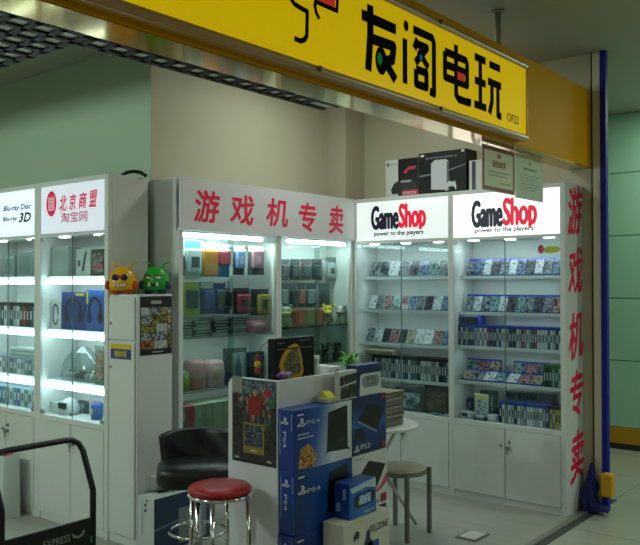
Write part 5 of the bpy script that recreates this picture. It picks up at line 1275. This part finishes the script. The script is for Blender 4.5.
# plants
def plant(name, label, c, h, r, n, leafm, seed, pot_m):
    t = thing(name, label, 'plant', c)
    rr = random.Random(seed); b = MB(); M = Matrix.Translation(c)
    for k in range(n):
        a = rr.uniform(0, 2 * PI); L = r * rr.uniform(.7, 1.1); up = h * rr.uniform(.45, 1.0)
        w = .011 * rr.uniform(.8, 1.2); pts = []
        for i in range(6):
            s = i / 5; d = L * s; zz = .04 + up * (1 - (1 - s) ** 1.8) - .35 * h * s ** 3
            pts.append((Vector((math.cos(a) * d, math.sin(a) * d, zz)), w * (math.sin(PI * (s * .9 + .08)))))
        sd_ = Vector((-math.sin(a), math.cos(a), 0)); vs = []; fs = []
        for p_, w_ in pts: vs += [p_ + sd_ * w_, p_ + Vector((0, 0, .003)), p_ - sd_ * w_]
        for i in range(5):
            q = i * 3; fs += [(q, q + 3, q + 4, q + 1), (q + 1, q + 4, q + 5, q + 2)]
        b._add([M @ v for v in vs], fs, 0, True)
    b.build('foliage', leafm, t)
    MB(M).lathe([(.026, 0), (.032, .05), (.029, .05), (.024, .042), (.001, .042)], 18, cap=False).build('pot', pot_m, t)
    return t
LEAF = mat('leaf_bright', '58a020', .4); LEAFD = mat('leaf_dark', '1c3c24', .45)
plant('potted_plant', 'bright green spiky potted plant behind the white and navy carton', (1.085, -1.50, .985), .16, .095, 26, LEAF, 4, mat('pot_white', 'b8bcb4', .4))
for px, nm, sd_ in ((325, 'left of the two, nearer the glass bottle', 5), (336, 'right of the two, nearer the corner', 6)):
    plant('potted_plant', 'dark leafy plant in the narrow show window, ' + nm, (-.12, ty(px, 362, -.12), .9305), .13, .060, 22, LEAFD, sd_, mat('pot_dark', '2c3430', .4))

# ------------------------------------------------------------------ stock of the two left cabinets
YA = -2.173
def abox(name, label, cat, px0, px1, py0, zbase, m, pr=None, y0=-2.09, d=.1, group=None, inset=.12, z1=None):
    a, b_ = onY(y0, px0, 300).x, onY(y0, px1, 300).x
    if px0 > 36: a, b_ = max(a, -.965), min(b_, -.246)
    else: a, b_ = max(a, -1.74), min(b_, -1.016)
    top = onY(y0, (px0 + px1) / 2, py0).z if z1 is None else z1
    o = carton(name, label, cat, a, b_, y0, y0 + d, zbase, top, m, group)
    if pr: decal('print', 'Y', y0, [rect(a + (b_ - a) * inset, b_ - (b_ - a) * inset, zbase + (top - zbase) * .12, top - (top - zbase) * .15)], pr, o)
    return o, a, b_, top
Zs = [1.5855, 1.2375, .9055, .6795]
abox('gadget_box', 'pale grey box standing on the top shelf under the red-seal sign', 'box', 51, 68, 247, Zs[0], pm('ab_grey', 'a4b0ae'), pm('ab_grey2', '96a4a2'), inset=.05)
o, a, b_, top = abox('gadget_box', 'white box with a dark pen-like gadget print on the top shelf', 'box', 76, 90, 249, Zs[0], pm('ab_white', 'c4ccca'))
decal('gadget_print', 'Y', -2.09, [[(a + .06, Zs[0] + .03), (a + .085, Zs[0] + .03), (a + .12, Zs[0] + .15), (a + .10, Zs[0] + .155)]], pm('ab_ink', '24282c'), o)
decal('gadget_print', 'Y', -2.09, [rect(a + .02, a + .05, Zs[0] + .06, Zs[0] + .10)], pm('ab_ink2', '4c5458'), o)
abox('game_box', 'dark framed game box with a red strip beside the pen gadget box', 'game box', 91.5, 104, 249, Zs[0], pm('ab_dark', '2c2e30'), art_mat('ab_art', ['24282a', '6c6058', '9c948a', '3c2c2c'], 22), inset=.08)
decal('strip', 'Y', -2.09, [rect(onY(-2.09, 92.5, 270).x, onY(-2.09, 103, 270).x, Zs[0] + .045, Zs[0] + .065)], pm('ab_red', 'a03840'), bpy.data.objects['game_box.007'] if 'game_box.007' in bpy.data.objects else o, .002)
o, a, b_, top = abox('headset_box', 'white box with a dark headset print on the second shelf under the red-seal sign', 'box', 50, 61, 300, Zs[1], pm('hb_white', 'c8d0d0'))
decal('headset_print', 'Y', -2.09, stroke([((a + b_) / 2 + .03 * math.cos(x_) , (Zs[1] + top) / 2 + .065 * math.sin(x_)) for x_ in [2 * PI * k / 14 for k in range(14)]], .014), pm('hb_ink', '28304c'), o)
def hbox(label, px0, px1, py0, m, acc):
    o, a, b_, top = abox('headset_box', label, 'box', px0, px1, py0, Zs[1], m)
    w, h_ = b_ - a, top - Zs[1]
    decal('headset_print', 'Y', -2.09, stroke([(a + w * .5 + w * .32 * math.cos(x_), Zs[1] + h_ * .5 + h_ * .30 * math.sin(x_)) for x_ in [-.6 + (PI + 1.2) * k / 14 for k in range(15)]], .022), pm('hb_navy', '0c1430'), o)
    decal('headset_print', 'Y', -2.09, [ell(a + w * .2, Zs[1] + h_ * .32, w * .13, h_ * .14), ell(a + w * .8, Zs[1] + h_ * .32, w * .13, h_ * .14)], pm('hb_navy', '0c1430'), o, .002)
    decal('strip', 'Y', -2.09, [rect(a + w * .6, a + w * .95, top - h_ * .10, top - h_ * .03) if acc == 1 else rect(a + w * .02, a + w * .14, top - h_ * .34, top - h_ * .04)], pm('hb_yellow', 'c0b83c'), o)
hbox('large deep blue headset box on the second shelf under the red-seal sign', 61.5, 85.5, 292, pm('hb_deep', '183480'), 1)
hbox('brighter blue headset box with a yellow corner tag beside the deep blue one', 86, 104, 290, pm('hb_bright', '2456a8'), 2)
# bagged stuff on the third shelf
BAGM = glass_mat('clear_plastic', 'dfe8e8', .22, .12)
t = thing('plastic_bag', 'big clear plastic bag of white controllers on the third shelf under the red-seal sign', 'bag', (onY(-2.05, 74, 370).x, -2.02, Zs[2]))
cx = -.70
b = MB(); vs = []; fs = []; n, m_ = 28, 12; rr = random.Random(2)
for i in range(m_ + 1):
    h_ = i / m_
    for k in range(n):
        a = 2 * PI * k / n; s = (1 - h_ ** 2.2 * .8) * (1 + .10 * math.sin(5 * a + 4 * h_) * h_ + .05 * math.sin(11 * a))
        vs.append((cx + .21 * s * math.cos(a), -2.02 + .085 * s * math.sin(a), Zs[2] + .002 + .215 * h_))
for i in range(m_):
    for k in range(n): fs.append((i * n + k, i * n + (k + 1) % n, (i + 1) * n + (k + 1) % n, (i + 1) * n + k))
b._add(vs, fs, 0, True); b.build('film', BAGM, t)
def pad(label, px, z, m, y=-2.03, rot=0):
    c = Vector((px, y, z)); t = thing('controller', label, 'controller', c)
    M = Matrix.Translation(c) @ Matrix.Rotation(rot, 4, 'Z')
    MB(M).ball((0, 0, .030), .05, .03, .021).build('shell', m, t)
    for s in (-1, 1): MB(M).ball((s * .04, -.022, .027), .02, .026, .0185).build('grip', m, t); MB(M).lathe([(.008, .044), (.008, .056)], 12, 0, Matrix.Translation((s * .022, -.008, 0))).build('stick', BLACK, t)
WCON = pm('con_white', 'c4ccc8'); GCON = pm('con_grey', '4c585c')
pad('white controller lying at the left in the clear plastic bag', -.815, Zs[2] + .003, WCON, -2.015, .1)
pad('dark grey controller lying in the middle of the clear plastic bag', -.70, Zs[2] + .003, GCON, -2.015, -.15)
pad('white controller lying at the right in the clear plastic bag', -.585, Zs[2] + .003, WCON, -2.015, -.1)
box_a = lambda *a, **k: abox(*a, **k)
box_a('gift_box', 'small patterned box at the locker end of the third shelf', 'box', 95, 104, 345, Zs[2], pm('gb_pat', '6c8074'), art_mat('gb_art', ['3c5c4c', 'a0a894', '9c4c44', '2c3c40'], 40), inset=.06)
# lowest shelf under the red-seal sign
box_a('appliance_box', 'white small box at the left of the lowest shelf under the red-seal sign', 'box', 48, 60, 402, Zs[3], pm('lb_white', 'b8c4c4'), None)
t = thing('helmet', 'white rounded gadget with dark visor on the lowest shelf, red-seal cabinet', 'gadget', (onY(-2.05, 70, 420).x, -2.05, Zs[3]))
cx = onY(-2.05, 70, 420).x
MB().lathe([(.05, 0), (.062, .01), (.062, .055), (.045, .09), (.02, .105)], 24, 0, Matrix.Translation((cx, -2.05, Zs[3] + .001))).build('shell', pm('hl_white', 'b4c0c4'), t)
MB().box(cx - .04, cx + .04, -2.116, -2.10, Zs[3] + .04, Zs[3] + .08, bev=.004).build('visor', BLACK, t)
box_a('gadget_box', 'dark glossy box leaning behind the white gadget, lowest shelf', 'box', 74, 88, 402, Zs[3], pm('lb_dark', '2c3c44'), art_mat('lb_art', ['1c282c', '6c8488', 'b4c0c0', '34484c'], 24), -1.98, .06)
t = thing('can', 'blue can with a yellow mark on the lowest shelf, red-seal cabinet', 'can', (onY(-2.06, 97.5, 418).x, -2.06, Zs[3])); M = Matrix.Translation((onY(-2.06, 97, 418).x, -2.06, Zs[3] + .001))
MB(M).lathe([(.034, 0), (.038, .004), (.038, .095), (.034, .10)], 24).build('body', pm('can_blue', '244c94'), t)
MB(M).ball((.0, -.037, .05), .012, .005, .018).build('mark', pm('can_yellow', 'c0b040'), t)
box_a('gadget_box', 'tall pale box with red and white print behind the blue can', 'box', 89, 104, 398, Zs[3], pm('lb_pale', '9cacac'), art_mat('lb_art2', ['2c343c', 'a4b0b4', '9c3c40', 'c4ccd0'], 26), -1.97, .05)
# left, cut-off cabinet
n = 14
def srow(pxa, pxb, z, h, cols, body, group, lab, y=-2.09, n=14):
    us = lin(max(onY(y, pxa, 320).x, -1.742), min(onY(y, pxb, 320).x, -1.016), n)
    spine_row(us, y, z, .12, h, cols, body, group, lab)
srow(-8, 36, Zs[1], .165, ['grey', 'white', 'teal', 'black', 'white', 'grey', 'black', 'silver', 'white', 'dark green', 'red', 'black', 'dark green', 'grey'], 'black', 'spines in the cut-off cabinet', lambda i, n, c: '%s-spined case, %s on second shelf of the cabinet cut by photo edge' % (c, nthl(i, n)))
srow(-8, 44, Zs[2], .120, ['silver', 'teal', 'white', 'grey', 'silver', 'teal', 'grey', 'white', 'silver', 'grey', 'teal', 'silver', 'grey', 'white'], 'clear', 'spines in the cut-off cabinet', lambda i, n, c: '%s-spined case, %s on the third shelf of the cabinet cut by the photo edge' % (c, nthl(i, n)))
srow(-8, 44, Zs[3], .145, ['teal', 'silver', 'blue', 'teal', 'grey', 'silver', 'teal', 'blue', 'silver', 'teal', 'silver', 'grey', 'teal', 'silver'], 'clear', 'spines in the cut-off cabinet', lambda i, n, c: '%s-spined case, %s on the lowest shelf of the cabinet cut by the photo edge' % (c, nthl(i, n)))
for j, (pa, pb) in enumerate(((2, 16), (17.5, 32))):
    x0, x1 = max(-1.74, onY(-2.08, pa + 8, 350).x), min(-1.018, onY(-2.08, pb + 9, 350).x)
    for i in range(4):
        z0 = Zs[2] + .1215 + i * .0155
        b = MB(); b.box(x0, x1, -2.08, -1.97, z0, z0 + .0148, bev=.0015)
        o = b.build('flat_case', mat('flat_clear%d' % (i % 2), ('8ca09c', 'b4c4c0')[i % 2], .3))
        tag(o, '%s clear flat case from top, %s pile over third-shelf row, cut-off cabinet' % (ORD[3 - i], ('left', 'right')[j]), 'flat case', 'clear flat cases lying over a row')
x0, x1 = onY(-2.09, -4, 400).x, -1.018
o = carton('folder', 'flat dark blue folder lying across the lowest row, cut-off cabinet', 'folder', x0, x1, -2.09, -1.98, Zs[3] + .1465, Zs[3] + .172, pm('fold_blue', '3c5c80')); decal('edge_print', 'Y', -2.09, [rect(x0 + .02, x1 - .02, Zs[3] + .152, Zs[3] + .158)], pm('fold_edge', '7c98b0'), o)
for px0, px1, py0, hx, nm in ((4, 14, 256, '9cb0b0', 'pale'), (17, 32, 252, '8ca4a4', 'greyish')):
    abox('gadget_box', '%s box standing on the top shelf of the cabinet cut by the photo edge' % nm, 'box', px0, px1, py0, Zs[0], pm('lc_' + nm, hx), pm('lcp_' + nm, '7c9090'), -2.04, .06)

# ------------------------------------------------------------------ hall lamps, and fill lights added inside the shop
def area(name, loc, size, power, col, rot=(0, 0, 0), sy=None):
    l = bpy.data.lights.new(name, 'AREA'); l.energy = power; l.color = col; l.size = size
    if sy: l.shape = 'RECTANGLE'; l.size_y = sy
    o = bpy.data.objects.new(name, l); COL.objects.link(o); o.location = loc; o.rotation_euler = rot; return o
HALL = (.86, 1.0, .86)
for i, (x, y, pw) in enumerate(((5.4, -1.0, 25), (5.4, -4.4, 14), (4.8, -7.4, 16), (0.4, -7.6, 16), (4.9, 1.4, 44), (2.3, 1.95, 24), (7.6, -2.8, 18))):
    area('hall_lamp', (x, y, CEIL - .01), .5 if x == 2.3 else 1.2, pw, HALL, sy=.3)
area('shop_fill', (.55, -.85, CEIL - .01), .5, 11, (.90, 1.0, .92), sy=.3)  # fill light added for the beige wall, no fitting there
area('shop_fill', (1.2, -2.0, ZG - .004), .4, 4, (.90, 1.0, .92), sy=.3)  # fill light added under the lattice, no fitting there
for i, (x, y, pw) in enumerate(((-1.4, -4.7, 84), (.5, -4.8, 26))):  # unseen point lights added to brighten the left wall and shop interior
    l = bpy.data.lights.new('shop_fill_point', 'POINT'); l.energy = pw; l.color = (.82, 1.0, .90); l.shadow_soft_size = .15
    o = bpy.data.objects.new('shop_fill_point', l); COL.objects.link(o); o.location = (x, y, 2.35)
for x0, x1, sh, k in ((.03, .85, SHL, 1), (.91, 1.69, SHR, 1.25)):
    for (z_, y_, pw) in ((1.835, .05, 1.5), (sh[0][0] - .024, sh[0][1] + .012, .8), (sh[1][0] - .024, sh[1][1] + .012, .65), (sh[2][0] - .024, sh[2][1] + .012, .5), (sh[3][0] - .024, sh[3][1] + .012, .35)):  # top one helps the downlights, those under the shelves are added fill
        area('cabinet_fill', ((x0 + x1) / 2, y_, z_), x1 - x0 - .06, pw * k * .62, (.78, .94, 1.0), rot=(math.radians(10), 0, 0), sy=.02)
for y0, y1, pw, z_ in ((-1.76, -.93, 3.6, 1.825), (-.85, -.05, 2.4, 1.825), (-1.76, -.93, .7, 1.178), (-1.76, -.93, .45, .834), (-.85, -.05, .5, .915)):  # upper two help the tubes, the lower ones are added fill
    area('window_fill', (-.045, (y0 + y1) / 2, z_), .03, pw, (.86, 1.0, .98), rot=(0, math.radians(10), 0), sy=y1 - y0 - .05)
w = bpy.data.worlds.new('world'); SC.world = w; w.use_nodes = True
w.node_tree.nodes['Background'].inputs[0].default_value = (.75, .85, .7, 1); w.node_tree.nodes['Background'].inputs[1].default_value = .02
SC.view_settings.view_transform = 'Standard'; SC.view_settings.look = 'None'; SC.view_settings.gamma = 1; SC.view_settings.use_curve_mapping = False; SC.view_settings.exposure = 0
